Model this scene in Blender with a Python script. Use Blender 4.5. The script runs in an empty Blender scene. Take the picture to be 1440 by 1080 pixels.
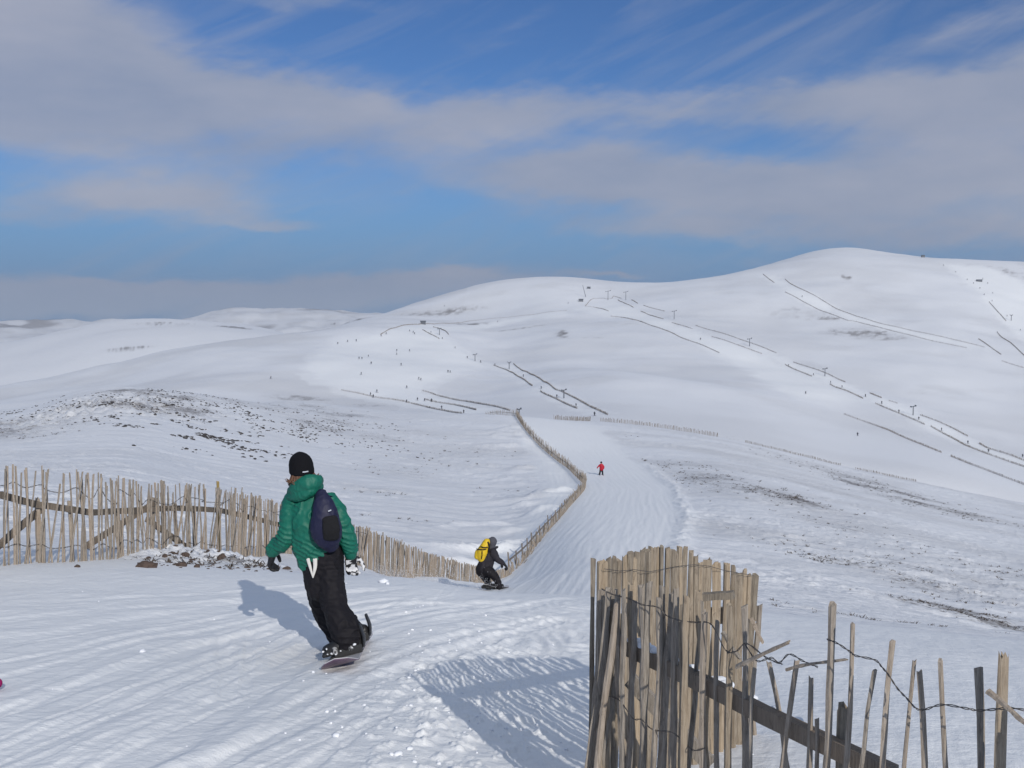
import bpy, bmesh, math, random
import numpy as np
from mathutils import Vector, Matrix, noise as mnoise

SC = bpy.context.scene
C = SC.collection
PI = math.pi
# ---------------------------------------------------------------- camera
FPX = 1413.0                      # focal length in photo pixels (photo is 1440 wide)
PITCH = math.atan(100.0 / FPX)    # horizon lies 100 px above the middle
cam_d = bpy.data.cameras.new("camera"); cam = bpy.data.objects.new("camera", cam_d); C.objects.link(cam)
cam_d.sensor_width = 36.0; cam_d.lens = 36.0 * FPX / 1440.0
cam_d.clip_start = 0.05; cam_d.clip_end = 60000
cam.location = (0, 0, 0); cam.rotation_euler = (PI / 2 - PITCH, 0, 0)
SC.camera = cam
# ---------------------------------------------------------------- sun, sky, exposure
SUN_EL = math.radians(27.0)
SUN_AZ = math.atan2(0.37, -0.93)      # direction towards the sun, (sin, cos) = (x, y): behind the camera and to the right
sun_dir = Vector((math.sin(SUN_AZ) * math.cos(SUN_EL), math.cos(SUN_AZ) * math.cos(SUN_EL), math.sin(SUN_EL)))
sl = bpy.data.lights.new("sun", 'SUN'); sun = bpy.data.objects.new("sun", sl); C.objects.link(sun)
sl.energy = 3.15; sl.angle = math.radians(0.5); sl.color = (1.0, 0.95, 0.86)
sun.location = (30, -60, 40)
sun.rotation_euler = sun_dir.to_track_quat('Z', 'Y').to_euler()
SC.view_settings.view_transform = 'Standard'; SC.view_settings.look = 'None'
SC.view_settings.exposure = 0.02; SC.view_settings.gamma = 1.0
SC.cycles.max_bounces = 6; SC.cycles.diffuse_bounces = 3; SC.cycles.glossy_bounces = 2
SC.cycles.transmission_bounces = 2; SC.cycles.volume_bounces = 0; SC.cycles.transparent_max_bounces = 4

def build_world():
    w = bpy.data.worlds.new("World"); SC.world = w; w.use_nodes = True
    nt = w.node_tree; nt.nodes.clear(); N = nt.nodes.new; L = nt.links.new
    def node(t, **kw):
        n = N(t)
        for k, v in kw.items(): setattr(n, k, v)
        return n
    def val(x, sock):
        if isinstance(x, (int, float)): sock.default_value = x
        else: L(x, sock)
    def M(op, a, b=0.0, c=0.0, clamp=False):
        n = node('ShaderNodeMath', operation=op); n.use_clamp = clamp
        val(a, n.inputs[0]); val(b, n.inputs[1])
        if op in ('MULTIPLY_ADD', 'SMOOTH_MIN', 'SMOOTH_MAX'): val(c, n.inputs[2])
        return n.outputs[0]
    sky = node('ShaderNodeTexSky', sky_type='NISHITA'); sky.sun_disc = False
    sky.sun_elevation = SUN_EL; sky.sun_rotation = SUN_AZ
    sky.altitude = 900; sky.air_density = 1.0; sky.dust_density = 0.6; sky.ozone_density = 1.6
    tc = node('ShaderNodeTexCoord'); sep = node('ShaderNodeSeparateXYZ'); L(tc.outputs['Generated'], sep.inputs[0])
    X, Y, Z = sep.outputs
    az = M('ARCTAN2', X, Y)                       # radians to the right of straight ahead
    hyp = M('SQRT', M('ADD', M('MULTIPLY', X, X), M('MULTIPLY', Y, Y)))
    el = M('ARCTAN2', Z, hyp)
    def noise(sx, sy, scale, det, rough, off=0.0, dist=0.0, rot=0.0):
        cb = node('ShaderNodeCombineXYZ'); 
        if rot:
            a = M('ADD', M('MULTIPLY', az, math.cos(rot)), M('MULTIPLY', el, math.sin(rot)))
            b = M('SUBTRACT', M('MULTIPLY', el, math.cos(rot)), M('MULTIPLY', az, math.sin(rot)))
        else: a, b = az, el
        L(M('MULTIPLY', a, sx), cb.inputs[0]); L(M('MULTIPLY', b, sy), cb.inputs[1]); cb.inputs[2].default_value = off
        n = node('ShaderNodeTexNoise'); n.inputs['Scale'].default_value = scale; n.inputs['Detail'].default_value = det
        n.inputs['Roughness'].default_value = rough; n.inputs['Distortion'].default_value = dist
        L(cb.outputs[0], n.inputs['Vector']); return n.outputs[0]
    wx = M('MULTIPLY', M('SUBTRACT', noise(1, 2.2, 3.0, 3, .5, 1.3), .5), .10)
    wy = M('MULTIPLY', M('SUBTRACT', noise(1, 2.2, 3.0, 4, .55, 7.7), .5), .045)
    wx2 = M('MULTIPLY', M('SUBTRACT', noise(1, 2.0, 14.0, 4, .6, 4.1), .5), .05)
    wy2 = M('MULTIPLY', M('SUBTRACT', noise(1, 2.5, 16.0, 5, .6, 9.2), .5), .035)
    U = M('ADD', M('ADD', az, wx), wx2); V = M('ADD', M('ADD', el, wy), wy2)
    # cloud banks: (azimuth, elevation, half width, half height, tilt, strength); angles in radians
    px = lambda x: math.atan((x - 720) / FPX); py = lambda y: math.atan((440 - y) / FPX)
    banks = [
        (90, 110, 260, 85, -.15, 1.0), (-80, 40, 240, 110, -.3, 1.0), (430, 150, 280, 34, -.06, .9), (120, 200, 260, 44, 0, .8), (520, 210, 160, 20, 0, .35),
        (780, 155, 300, 26, .0, .7), (660, 190, 120, 18, .0, .4),
        (840, 262, 270, 38, -.08, 1.35), (1110, 280, 240, 28, -.04, 1.0), (920, 328, 170, 18, .0, .8), (830, 222, 110, 16, .1, .4),
        (200, 290, 180, 28, .05, 1.35), (375, 316, 80, 10, 0, .8), (60, 330, 100, 14, 0, .4),
        (1180, 160, 300, 34, .03, .9), (1500, 170, 220, 60, .1, .8), (1400, 250, 220, 60, 0, .9),
        (1380, 75, 200, 18, .12, .4), (1250, 335, 230, 22, 0, .6), (1480, 345, 180, 30, 0, .7),
        (430, 8, 160, 18, -.05, .5), (760, 28, 190, 16, .35, .3), (980, 20, 140, 14, .3, .25),
        (520, 400, 230, 20, .03, 1.3), (230, 414, 240, 14, .02, 1.0), (-150, 435, 300, 20, 0, .8), (620, 382, 110, 9, 0, .7),
        (200, 440, 700, 22, 0, .8),
        (860, 386, 55, 5, 0, .8), (1100, 375, 160, 10, 0, .3),
        (-900, 200, 400, 120, 0, 1.0), (2600, 150, 500, 120, 0, 1.0),
    ]
    dens = 0.0
    for (cx, cy, hw, hh, tilt, st) in banks:
        a0, e0 = px(cx), py(cy); sx = hw / FPX; sy = hh / FPX
        du = M('SUBTRACT', U, a0); dv = M('SUBTRACT', V, e0)
        ct, s_ = math.cos(tilt), math.sin(tilt)
        ru = M('ADD', M('MULTIPLY', du, ct / sx), M('MULTIPLY', dv, s_ / sx))
        rv = M('ADD', M('MULTIPLY', du, -s_ / sy), M('MULTIPLY', dv, ct / sy))
        r2 = M('ADD', M('MULTIPLY', ru, ru), M('MULTIPLY', rv, rv))
        g = M('MULTIPLY', M('POWER', 2.718, M('MULTIPLY', r2, -0.9)), st)
        dens = g if isinstance(dens, float) else M('ADD', dens, g)
    fine = noise(1, 3.2, 7.0, 8, .6, 2.5, .4)
    wisp = noise(.8, 6.0, 6.0, 9, .62, 5.5, .6, rot=.45)
    dn = M('ADD', dens, M('MULTIPLY', M('SUBTRACT', fine, .5), 1.2))
    dn = M('ADD', dn, M('MULTIPLY', M('SUBTRACT', wisp, .5), .9))
    mr = node('ShaderNodeMapRange', interpolation_type='SMOOTHSTEP'); L(dn, mr.inputs[0])
    mr.inputs[1].default_value = .10; mr.inputs[2].default_value = 1.35; mr.inputs[3].default_value = 0; mr.inputs[4].default_value = .88
    cov = mr.outputs[0]
    # thin high veil everywhere
    veil = M('MULTIPLY', M('MAXIMUM', M('SUBTRACT', noise(.7, 5.0, 4.0, 8, .6, 11.0, .8, rot=.4), .45), 0), 1.3)
    cov = M('MAXIMUM', cov, veil)
    # cloud colour: mauve grey, a little warmer and brighter where thick, bluer near the horizon
    shade = noise(1, 3.0, 5.0, 5, .55, 3.3)
    cr = node('ShaderNodeMixRGB'); L(M('MULTIPLY_ADD', shade, 1.6, -.3, True), cr.inputs[0])
    cr.inputs[1].default_value = (2.9, 3.5, 4.9, 1); cr.inputs[2].default_value = (5.1, 5.2, 6.0, 1)
    low = node('ShaderNodeMapRange'); L(el, low.inputs[0]); low.inputs[1].default_value = .045; low.inputs[2].default_value = -.01
    low.inputs[3].default_value = 0; low.inputs[4].default_value = 1
    cr2 = node('ShaderNodeMixRGB'); L(low.outputs[0], cr2.inputs[0]); L(cr.outputs[0], cr2.inputs[1]); cr2.inputs[2].default_value = (4.2, 5.0, 6.4, 1)
    # clear sky tint
    tint = node('ShaderNodeMixRGB', blend_type='MULTIPLY'); tint.inputs[0].default_value = 1
    L(sky.outputs[0], tint.inputs[1]); tint.inputs[2].default_value = (.36, .58, .90, 1)
    hz = node('ShaderNodeMapRange', interpolation_type='SMOOTHSTEP'); L(el, hz.inputs[0]); hz.inputs[1].default_value = .17; hz.inputs[2].default_value = .02; hz.inputs[3].default_value = 0; hz.inputs[4].default_value = .85
    th = node('ShaderNodeMixRGB'); L(hz.outputs[0], th.inputs[0]); L(tint.outputs[0], th.inputs[1]); th.inputs[2].default_value = (1.7, 3.3, 5.9, 1)
    mx = node('ShaderNodeMixRGB'); L(cov, mx.inputs[0]); L(th.outputs[0], mx.inputs[1]); L(cr2.outputs[0], mx.inputs[2])
    # added bright broken cloud deck, unseen overhead and behind, put in to fill shadows
    hi = node('ShaderNodeMapRange', interpolation_type='SMOOTHSTEP'); L(el, hi.inputs[0]); hi.inputs[1].default_value = .42; hi.inputs[2].default_value = .95
    hi.inputs[3].default_value = 0; hi.inputs[4].default_value = .92
    hn = node('ShaderNodeTexNoise'); hn.inputs['Scale'].default_value = 2.2; hn.inputs['Detail'].default_value = 6; L(tc.outputs['Generated'], hn.inputs['Vector'])
    hc = M('MULTIPLY', hi.outputs[0], M('MULTIPLY_ADD', hn.outputs[0], 1.6, .15, True))
    mh = node('ShaderNodeMixRGB'); L(hc, mh.inputs[0]); L(mx.outputs[0], mh.inputs[1]); mh.inputs[2].default_value = (5.5, 6.3, 7.5, 1)
    bg = node('ShaderNodeBackground'); bg.inputs[1].default_value = 0.085; L(mh.outputs[0], bg.inputs[0])
    out = node('ShaderNodeOutputWorld'); L(bg.outputs[0], out.inputs[0])
build_world()

# ---------------------------------------------------------------- helpers
def ray(px, py):
    """direction through a photo pixel, scaled so that its forward (Y) component is 1"""
    u = (px - 720.0) / FPX; v = (540.0 - py) / FPX
    y = math.cos(PITCH) + v * math.sin(PITCH); z = -math.sin(PITCH) + v * math.cos(PITCH)
    return Vector((u / y, 1.0, z / y))
def at(px, py, D): return ray(px, py) * D
def tag(o, label=None, cat=None, group=None, kind=None):
    if label: o['label'] = label
    if cat: o['category'] = cat
    if group: o['group'] = group
    if kind: o['kind'] = kind
    return o
def empty(name, loc=(0, 0, 0)):
    o = bpy.data.objects.new(name, None); o.empty_display_size = .2; C.objects.link(o); o.location = loc; return o
def link_mesh(name, me, mat=None, parent=None, smooth=False):
    if mat: me.materials.append(mat)
    o = bpy.data.objects.new(name, me); C.objects.link(o)
    if parent is not None:
        o.parent = parent
        p = Vector((0, 0, 0)); q = parent
        while q is not None: p += Vector(q.location); q = q.parent
        me.transform(Matrix.Translation(-p))
    if smooth: me.polygons.foreach_set('use_smooth', [True] * len(me.polygons))
    return o
class MB:
    """collects geometry for one mesh"""
    def __init__(s): s.v = []; s.f = []
    def add(s, vs, fs):
        n = len(s.v); s.v += [tuple(v) for v in vs]; s.f += [tuple(i + n for i in f) for f in fs]
    def build(s, name, mat=None, parent=None, smooth=False):
        me = bpy.data.meshes.new(name); me.from_pydata(s.v, [], s.f); me.update()
        return link_mesh(name, me, mat, parent, smooth)
def frame(t, up=Vector((0, 0, 1))):
    t = t.normalized(); a = t.cross(up)
    if a.length < 1e-4: a = t.cross(Vector((0, 1, 0)))
    a.normalize(); return a, a.cross(t).normalized()
def tube(mb, pts, rad, n=6, cap=True, up=Vector((0, 0, 1))):
    pts = [Vector(p) for p in pts]; N = len(pts); vs = []
    for i, p in enumerate(pts):
        t = (pts[min(i + 1, N - 1)] - pts[max(i - 1, 0)]); a, b = frame(t, up)
        r = rad[i] if isinstance(rad, (list, tuple)) else rad
        for k in range(n):
            an = 2 * PI * k / n; vs.append(p + a * (r * math.cos(an)) + b * (r * math.sin(an)))
    fs = [(i * n + k, i * n + (k + 1) % n, (i + 1) * n + (k + 1) % n, (i + 1) * n + k) for i in range(N - 1) for k in range(n)]
    if cap: fs += [tuple(range(n - 1, -1, -1)), tuple((N - 1) * n + k for k in range(n))]
    mb.add(vs, fs)
def plank(mb, p, q, w, h, up=Vector((0, 0, 1)), rough=0.0, rng=random):
    p, q = Vector(p), Vector(q); a, b = frame(q - p, up); seg = 5 if rough else 1; vs = []
    for i in range(seg + 1):
        c = p.lerp(q, i / seg)
        if rough: c = c + a * rng.uniform(-rough, rough) + b * rng.uniform(-rough, rough)
        for sx, sy in ((-1, -1), (1, -1), (1, 1), (-1, 1)):
            vs.append(c + a * (sx * w / 2 * (1 + (rng.uniform(-.06, .06) if rough else 0))) + b * (sy * h / 2 * (1 + (rng.uniform(-.08, .08) if rough else 0))))
    fs = [(3, 2, 1, 0), tuple(seg * 4 + k for k in range(4))]
    for i in range(seg):
        for k in range(4): fs.append((i * 4 + k, i * 4 + (k + 1) % 4, (i + 1) * 4 + (k + 1) % 4, (i + 1) * 4 + k))
    mb.add(vs, fs)
def stake(mb, base, top, w, rng, seg=6, sides=5, bend=.008, up=Vector((0, 1, 0))):
    """a split chestnut pale: irregular section, slightly crooked, ragged top"""
    base, top = Vector(base), Vector(top); a, b = frame(top - base, up)
    ph = rng.uniform(0, 6.28); prof = [(rng.uniform(.62, 1.0)) for _ in range(sides)]; flat = rng.uniform(.55, .95)
    A1, A2 = rng.uniform(-1, 1) * bend, rng.uniform(-1, 1) * bend; p1, p2 = rng.uniform(0, 6), rng.uniform(0, 6)
    vs = []
    for i in range(seg + 1):
        u = i / seg; c = base.lerp(top, u) + a * (A1 * math.sin(3.1 * u + p1) * 1.6 + rng.uniform(-.22, .22) * bend) + b * (A2 * math.sin(3.8 * u + p2))
        ww = w * (1 + rng.uniform(-.15, .15)) * (1 - .18 * u)
        for k in range(sides):
            an = ph + 2 * PI * k / sides
            jj = rng.uniform(.88, 1.12); o = a * (math.cos(an) * ww / 2 * prof[k] * jj) + b * (math.sin(an) * ww / 2 * prof[k] * flat * jj)
            if i == seg: o = o + (top - base).normalized() * rng.uniform(-.35, .25) * w
            vs.append(c + o)
    fs = [(i * sides + k, i * sides + (k + 1) % sides, (i + 1) * sides + (k + 1) % sides, (i + 1) * sides + k) for i in range(seg) for k in range(sides)]
    fs += [tuple(range(sides - 1, -1, -1)), tuple(seg * sides + k for k in range(sides))]
    mb.add(vs, fs)

# ---------------------------------------------------------------- numpy gradient noise
def _hash(xi, yi, seed):
    h = (xi.astype(np.int64) * 374761393 + yi.astype(np.int64) * 668265263 + seed * 974634777) & 0xffffffff
    h = ((h ^ (h >> 13)) * 1274126177) & 0xffffffff
    h = (h ^ (h >> 16)) & 0xffff
    return h / 65536.0 * 2 * np.pi
def perlin(x, y, seed=0):
    xi = np.floor(x); yi = np.floor(y); fx = x - xi; fy = y - yi
    u = fx * fx * fx * (fx * (fx * 6 - 15) + 10); v = fy * fy * fy * (fy * (fy * 6 - 15) + 10)
    def g(ix, iy, dx, dy):
        a = _hash(ix, iy, seed); return np.cos(a) * dx + np.sin(a) * dy
    n00 = g(xi, yi, fx, fy); n10 = g(xi + 1, yi, fx - 1, fy); n01 = g(xi, yi + 1, fx, fy - 1); n11 = g(xi + 1, yi + 1, fx - 1, fy - 1)
    return ((n00 * (1 - u) + n10 * u) * (1 - v) + (n01 * (1 - u) + n11 * u) * v) * 1.5
def fbm(x, y, oct=4, seed=0, rough=.5):
    s = 0; a = 1.0
    for o in range(oct): s = s + a * perlin(x * 2 ** o + 17.3 * o, y * 2 ** o - 9.1 * o, seed + o); a *= rough
    return s
def sstep(x, a, b):
    t = np.clip((x - a) / (b - a), 0, 1); return t * t * (3 - 2 * t)

# ---------------------------------------------------------------- terrain heights
NEAR_D = [.8, 5, 9, 12, 16, 22, 28, 37, 45, 70, 100, 130, 165, 200, 230, 260]
NEAR = {
 -700: [-1.75,-2.2,-2.7,-3.0,-3.5,-4.3,-5.0,-6.2,-7.1,-9.8,-12.5,-15,-17.3,-20,-24,-34],
 0:    [-1.75,-2.25,-2.73,-3.08,-3.75,-4.6,-5.5,-6.9,-7.9,-10.6,-12.9,-14.4,-16.6,-24,-34,-45],
 150:  [-1.75,-2.25,-2.75,-3.12,-3.85,-4.8,-5.7,-7.1,-8.1,-10.6,-12.3,-12.2,-12.2,-19,-29,-40],
 300:  [-1.75,-2.27,-2.84,-3.2,-4.0,-5.15,-6.3,-7.9,-9.2,-12.2,-14.3,-14.6,-13.9,-19,-28,-42],
 400:  [-1.75,-2.29,-2.88,-3.22,-4.15,-5.3,-6.7,-8.4,-9.8,-13.3,-15.6,-16.6,-16.7,-17.4,-23,-38],
 480:  [-1.75,-2.30,-2.90,-3.25,-4.25,-5.6,-7.0,-9.0,-10.5,-14,-16.5,-17.9,-18.5,-18.8,-23,-36],
 560:  [-1.75,-2.31,-2.90,-3.25,-4.35,-6.0,-7.5,-9.6,-11.1,-14.5,-17.2,-19,-19.8,-20,-25,-36],
 700:  [-1.76,-2.32,-2.92,-3.40,-4.75,-6.3,-7.75,-10.1,-11.6,-15.4,-18.4,-20.2,-20.6,-20.5,-26,-37],
 830:  [-1.77,-2.32,-2.9,-3.45,-4.7,-6.1,-7.3,-9.0,-10.3,-14,-17.8,-20.5,-22,-22.5,-24.8,-34],
 1000: [-1.78,-2.35,-3.0,-3.6,-4.75,-6.3,-7.8,-9.7,-11.1,-14.4,-17.8,-20.8,-23.7,-25.3,-28.2,-37],
 1200: [-1.8,-2.4,-3.1,-3.8,-5.0,-6.7,-8.4,-10.5,-12.2,-15.8,-20,-24.2,-28.7,-32.3,-35.6,-43.5],
 1440: [-1.82,-2.45,-3.2,-4.0,-5.3,-7.2,-9.2,-11.8,-13.5,-18,-23.5,-28.3,-34,-39.5,-43.6,-52],
 2200: [-1.85,-2.55,-3.5,-4.5,-6.1,-8.6,-11,-14.5,-17,-23.5,-31,-39,-48,-56,-64,-74],
}
FAR_D = [330, 400, 500, 620, 760, 900, 1050, 1200, 1400, 1700, 2100, 2650, 3200, 4000, 5500, 7500, 8600, 10000, 14000]
# numbers above 250 are photo rows (turned into heights), small ones are heights in metres
FAR = {
 -700: [-62, 630, 618, 608, 600, 594,-130,-170,-200,-230,-200, 545, 530,-350,-400, 452, 440,-300,-380],
 0:    [-66, 600, 583, 568, 553, 541,-110,-150,-190,-220,-190, 508, 481,-260,-400, 462, 450,-300,-380],
 200:  [-62, 598, 575, 550, 525, 503, -90,-140,-180,-210,-180, 478, 446,-220,-400, 462, 452,-300,-380],
 300:  [-62, 596, 572, 540, 508, 482, -60,-120,-170,-210,-180, 478, 450,-220,-400, 455, 440,-300,-380],
 400:  [-62, 598, 575, 540, 500, 467,-22.5,-70,-130,-200,-180, 482, 466,-250,-400, 446, 428,-300,-380],
 480:  [-62, 600, 578, 545, 500, 466, 456, 452, -30,-120,-150,-150,-150,-300,-400, 446, 430,-300,-380],
 560:  [-62, 600, 578, 545, 503, 468, 452, 440, 434, -60,-120,-150,-150,-300,-400, 460, 446,-300,-380],
 640:  [-62, 598, 576, 548, 510, 478, 458, 440, 408,  20,-100,-150,-150,-300,-400, 460, 446,-300,-380],
 700:  [-60, 595, 572, 548, 520, 488, 460, 436, 394,  32,-80,-150,-150,-300,-400,-300,-300,-300,-380],
 790:  [-58, 595, 570, 540, 508, 478, 450, 420, 388,  42,-60,-150,-150,-300,-400,-300,-300,-300,-380],
 860:  [-56, 597, 568, 538, 508, 478, 450, 423, 396,  38,-60,-150,-150,-300,-400,-300,-300,-300,-380],
 900:  [-56, 603, 570, 540, 508, 476, 448, 420, 399,  38,-60,-150,-150,-300,-400,-300,-300,-300,-380],
 1000: [-60, 615, 580, 548, 512, 475, 440, 410, 389,  44,-40,-150,-150,-300,-400,-300,-300,-300,-380],
 1100: [-65, 632, 595, 560, 520, 478, 440, 400, 369,  82,  0,-150,-150,-300,-400,-300,-300,-300,-380],
 1180: [-68, 648, 610, 570, 525, 480, 440, 395, 358, 350,  0,-150,-150,-300,-400,-300,-300,-300,-380],
 1300: [-72, 662, 625, 580, 532, 485, 440, 398, 361,  85,  0,-150,-150,-300,-400,-300,-300,-300,-380],
 1440: [-78, 690, 645, 595, 545, 495, 450, 405, 368,  70,  0,-150,-150,-300,-400,-300,-300,-300,-380],
 2200: [-90, 780, 730, 680, 630, 580, 520, 460, 410,  20,-40,-150,-150,-300,-400,-300,-300,-300,-380],
}
def pchip(x, y, xq):
    """monotone cubic along axis 0 of y (K x S)"""
    x = np.asarray(x, float); h = np.diff(x)[:, None]; d = np.diff(y, axis=0) / h
    m = np.zeros_like(y)
    w1 = 2 * h[1:] + h[:-1]; w2 = h[1:] + 2 * h[:-1]
    same = (d[:-1] * d[1:]) > 0
    with np.errstate(divide='ignore', invalid='ignore'):
        hm = (w1 + w2) / (w1 / d[:-1] + w2 / d[1:])
    m[1:-1] = np.where(same, hm, 0); m[0] = d[0]; m[-1] = d[-1]
    i = np.clip(np.searchsorted(x, xq) - 1, 0, len(x) - 2); t = ((xq - x[i]) / (x[i + 1] - x[i]))[:, None]; hh = (x[i + 1] - x[i])[:, None]
    return (2*t**3 - 3*t**2 + 1) * y[i] + (t**3 - 2*t**2 + t) * hh * m[i] + (-2*t**3 + 3*t**2) * y[i+1] + (t**3 - t**2) * hh * m[i+1]
ALL_D = np.array(NEAR_D + FAR_D, float)
SQ = np.linspace(-1.02, 1.05, 420)
rows = []
for dct, Ds in ((NEAR, NEAR_D), (FAR, FAR_D)):
    cols = sorted(dct)
    for k, D in enumerate(Ds):
        ss = []; zz = []
        for c in cols:
            v = dct[c][k]
            if v > 250: r = ray(c, v); ss.append(r.x); zz.append(r.z * D)
            else: ss.append((c - 720) / FPX * 1.0); zz.append(v)
        yy = pchip(ss, np.array(zz, float)[:, None], np.clip(SQ, ss[0], ss[-1]))[:, 0]
        rows.append(yy)
KN = np.array(rows)
ker = np.exp(-np.linspace(-2, 2, 17) ** 2); ker /= ker.sum()
KN = np.array([np.convolve(np.pad(r, 8, mode='edge'), ker, 'valid') for r in KN])
LQ = np.linspace(math.log(.8), math.log(14000), 1500)
TAB = pchip(np.log(ALL_D), KN, LQ)
kr = np.exp(-np.linspace(-2, 2, 19) ** 2); kr /= kr.sum()
TABs = np.apply_along_axis(lambda c: np.convolve(np.pad(c, 9, mode='edge'), kr, 'valid'), 0, TAB)
TAB = TABs
def H0(x, y):
    yy = np.maximum(y, .8); s = np.clip(x / yy, -1.0, 1.04)
    fi = (s - SQ[0]) / (SQ[1] - SQ[0]); fj = (np.log(yy) - LQ[0]) / (LQ[1] - LQ[0])
    i = np.clip(fi.astype(int), 0, len(SQ) - 2); j = np.clip(fj.astype(int), 0, len(LQ) - 2)
    a = fi - i; b = np.clip(fj - j, 0, 1)
    z = (TAB[j, i] * (1 - a) + TAB[j, i + 1] * a) * (1 - b) + (TAB[j + 1, i] * (1 - a) + TAB[j + 1, i + 1] * a) * b
    z = z + np.where(y < .8, (.8 - y) * .13, 0)
    return z
def hit(px, py, dmin=1.5, dmax=12000):
    """where the view ray through a photo pixel meets the ground beyond dmin"""
    r = ray(px, py); D = np.exp(np.linspace(math.log(dmin), math.log(dmax), 4000))
    g = H(D * r.x, D) - D * r.z
    k = np.argmax(g > 0)
    if not (g > 0).any(): k = np.argmax(g / D)
    return Vector((D[k] * r.x, D[k], float(H(np.array([D[k] * r.x]), np.array([D[k]]))[0])))

# piste centre line and half width, world metres; used by the terrain detail
PISTE = [(at(px, py, D).x, D, hw) for px, py, D, hw in
         [(745, 842, 20, 2.6), (775, 815, 28, 3.2), (810, 765, 45, 4.6), (850, 722, 70, 5.8), (862, 692, 100, 6.3), (835, 655, 135, 7.5), (800, 620, 175, 8), (775, 590, 210, 9)]]
def piste_uv(x, y):
    Ys = np.array([p[1] for p in PISTE]); Xs = np.array([p[0] for p in PISTE]); W = np.array([p[2] for p in PISTE])
    lx = np.interp(y, Ys, Xs); w = np.interp(y, Ys, W); return (x - lx), w
def seg_dist(x, y, pts):
    best = np.full(x.shape, 1e9); side = np.zeros(x.shape); par = np.zeros(x.shape); acc = 0
    for (x0, y0), (x1, y1) in zip(pts[:-1], pts[1:]):
        dx, dy = x1 - x0, y1 - y0; L = math.hypot(dx, dy)
        t = np.clip(((x - x0) * dx + (y - y0) * dy) / L ** 2, 0, 1)
        ex = x - x0 - t * dx; ey = y - y0 - t * dy; d = np.hypot(ex, ey); m = d < best
        best = np.where(m, d, best); side = np.where(m, np.sign(dx * ey - dy * ex), side); par = np.where(m, acc + t * L, par); acc += L
    return best, side, par
def smooth_pts(p, n=6):
    p = [Vector(q) for q in p]; out = []
    for i in range(len(p) - 1):
        a = p[max(i - 1, 0)]; b = p[i]; c = p[i + 1]; d = p[min(i + 2, len(p) - 1)]
        for k in range(n):
            t = k / n; out.append(0.5 * ((2 * b) + (c - a) * t + (2 * a - 5 * b + 4 * c - d) * t * t + (3 * b - a - 3 * c + d) * t ** 3))
    out.append(p[-1]); return out
# snowboard and ski tracks in the foreground, given where they cross the photo, then laid on the slope
TRACKS_PX = [
 ([(-60,965),(100,930),(250,893),(420,858),(560,842)], .10, .014), ([(-40,1015),(60,985),(160,950),(300,905),(440,868),(600,848)], .16, .03),
 ([(-80,945),(100,915),(300,872),(470,850)], .09, .012), ([(-40,905),(80,893),(200,872),(340,850),(520,832)], .3, .02),
 ([(-40,1090),(60,1050),(190,990),(330,930),(440,888),(520,862)], .12, .018), ([(120,1110),(230,1048),(330,985),(420,925),(470,896)], .26, .032),
 ([(60,1100),(160,1040),(280,975),(390,912),(450,880)], .10, .012), ([(260,1110),(350,1050),(430,985),(520,935),(640,890),(760,862)], .10, .014),
 ([(318,978),(322,945),(315,918),(312,893),(345,880),(380,876)], .09, .013), ([(343,970),(350,935),(350,905),(352,885),(375,877)], .06, .009),
 ([(180,1120),(320,1068),(440,1010),(520,960),(600,925),(700,885),(790,862)], .14, .018), ([(420,1090),(500,1030),(590,960),(660,915),(740,880)], .08, .012),
 ([(20,1110),(130,1065),(240,1010),(360,940),(450,895),(560,865),(660,850)], .12, .014), ([(-60,880),(60,868),(200,855),(400,838),(560,828)], .18, .012),
 ([(-80,925),(60,900),(240,878),(420,846)], .07, .010), ([(360,905),(420,880),(520,868),(620,852),(720,846)], .2, .018),
 ([(500,905),(560,885),(640,868),(740,850),(800,842)], .16, .018), ([(470,905),(540,880),(640,858),(720,845)], .08, .010),
 ([(0,1060),(120,1008),(260,940),(380,890)], .08, .012), ([(-40,850),(120,845),(300,835),(470,822)], .12, .010),
]
TRACKS = None
RIP_ON = True
def H(x, y, detail=True):
    x = np.asarray(x, float); y = np.asarray(y, float); z = H0(x, y)
    far = sstep(y, 280, 420)
    # broad relief
    z = z + fbm(x / 60, y / 60, 3, 5) * .5 * sstep(y, 60, 140) * (1 - sstep(y, 180, 230)) * .8
    z = z + fbm((x * .8 + y * .3) / 170, (y - x * .3) / 260, 4, 11, .42) * 6.0 * sstep(y, 420, 620) * (1 - .55 * sstep(y, 1150, 1350)) 
    z = z + fbm(x / 40, y / 70, 3, 12) * .35 * sstep(y, 420, 600)
    z = z + (fbm(x / 700, y / 500, 5, 21)) * 15 * sstep(y, 2300, 2900) * (1 - .75 * (1 - sstep(y, 3600, 5000)))
    z = z + (np.abs(fbm(x / 1800, y / 1500, 5, 31, .55)) * 75 - 40) * sstep(y, 5500, 7800)
    return z
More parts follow.
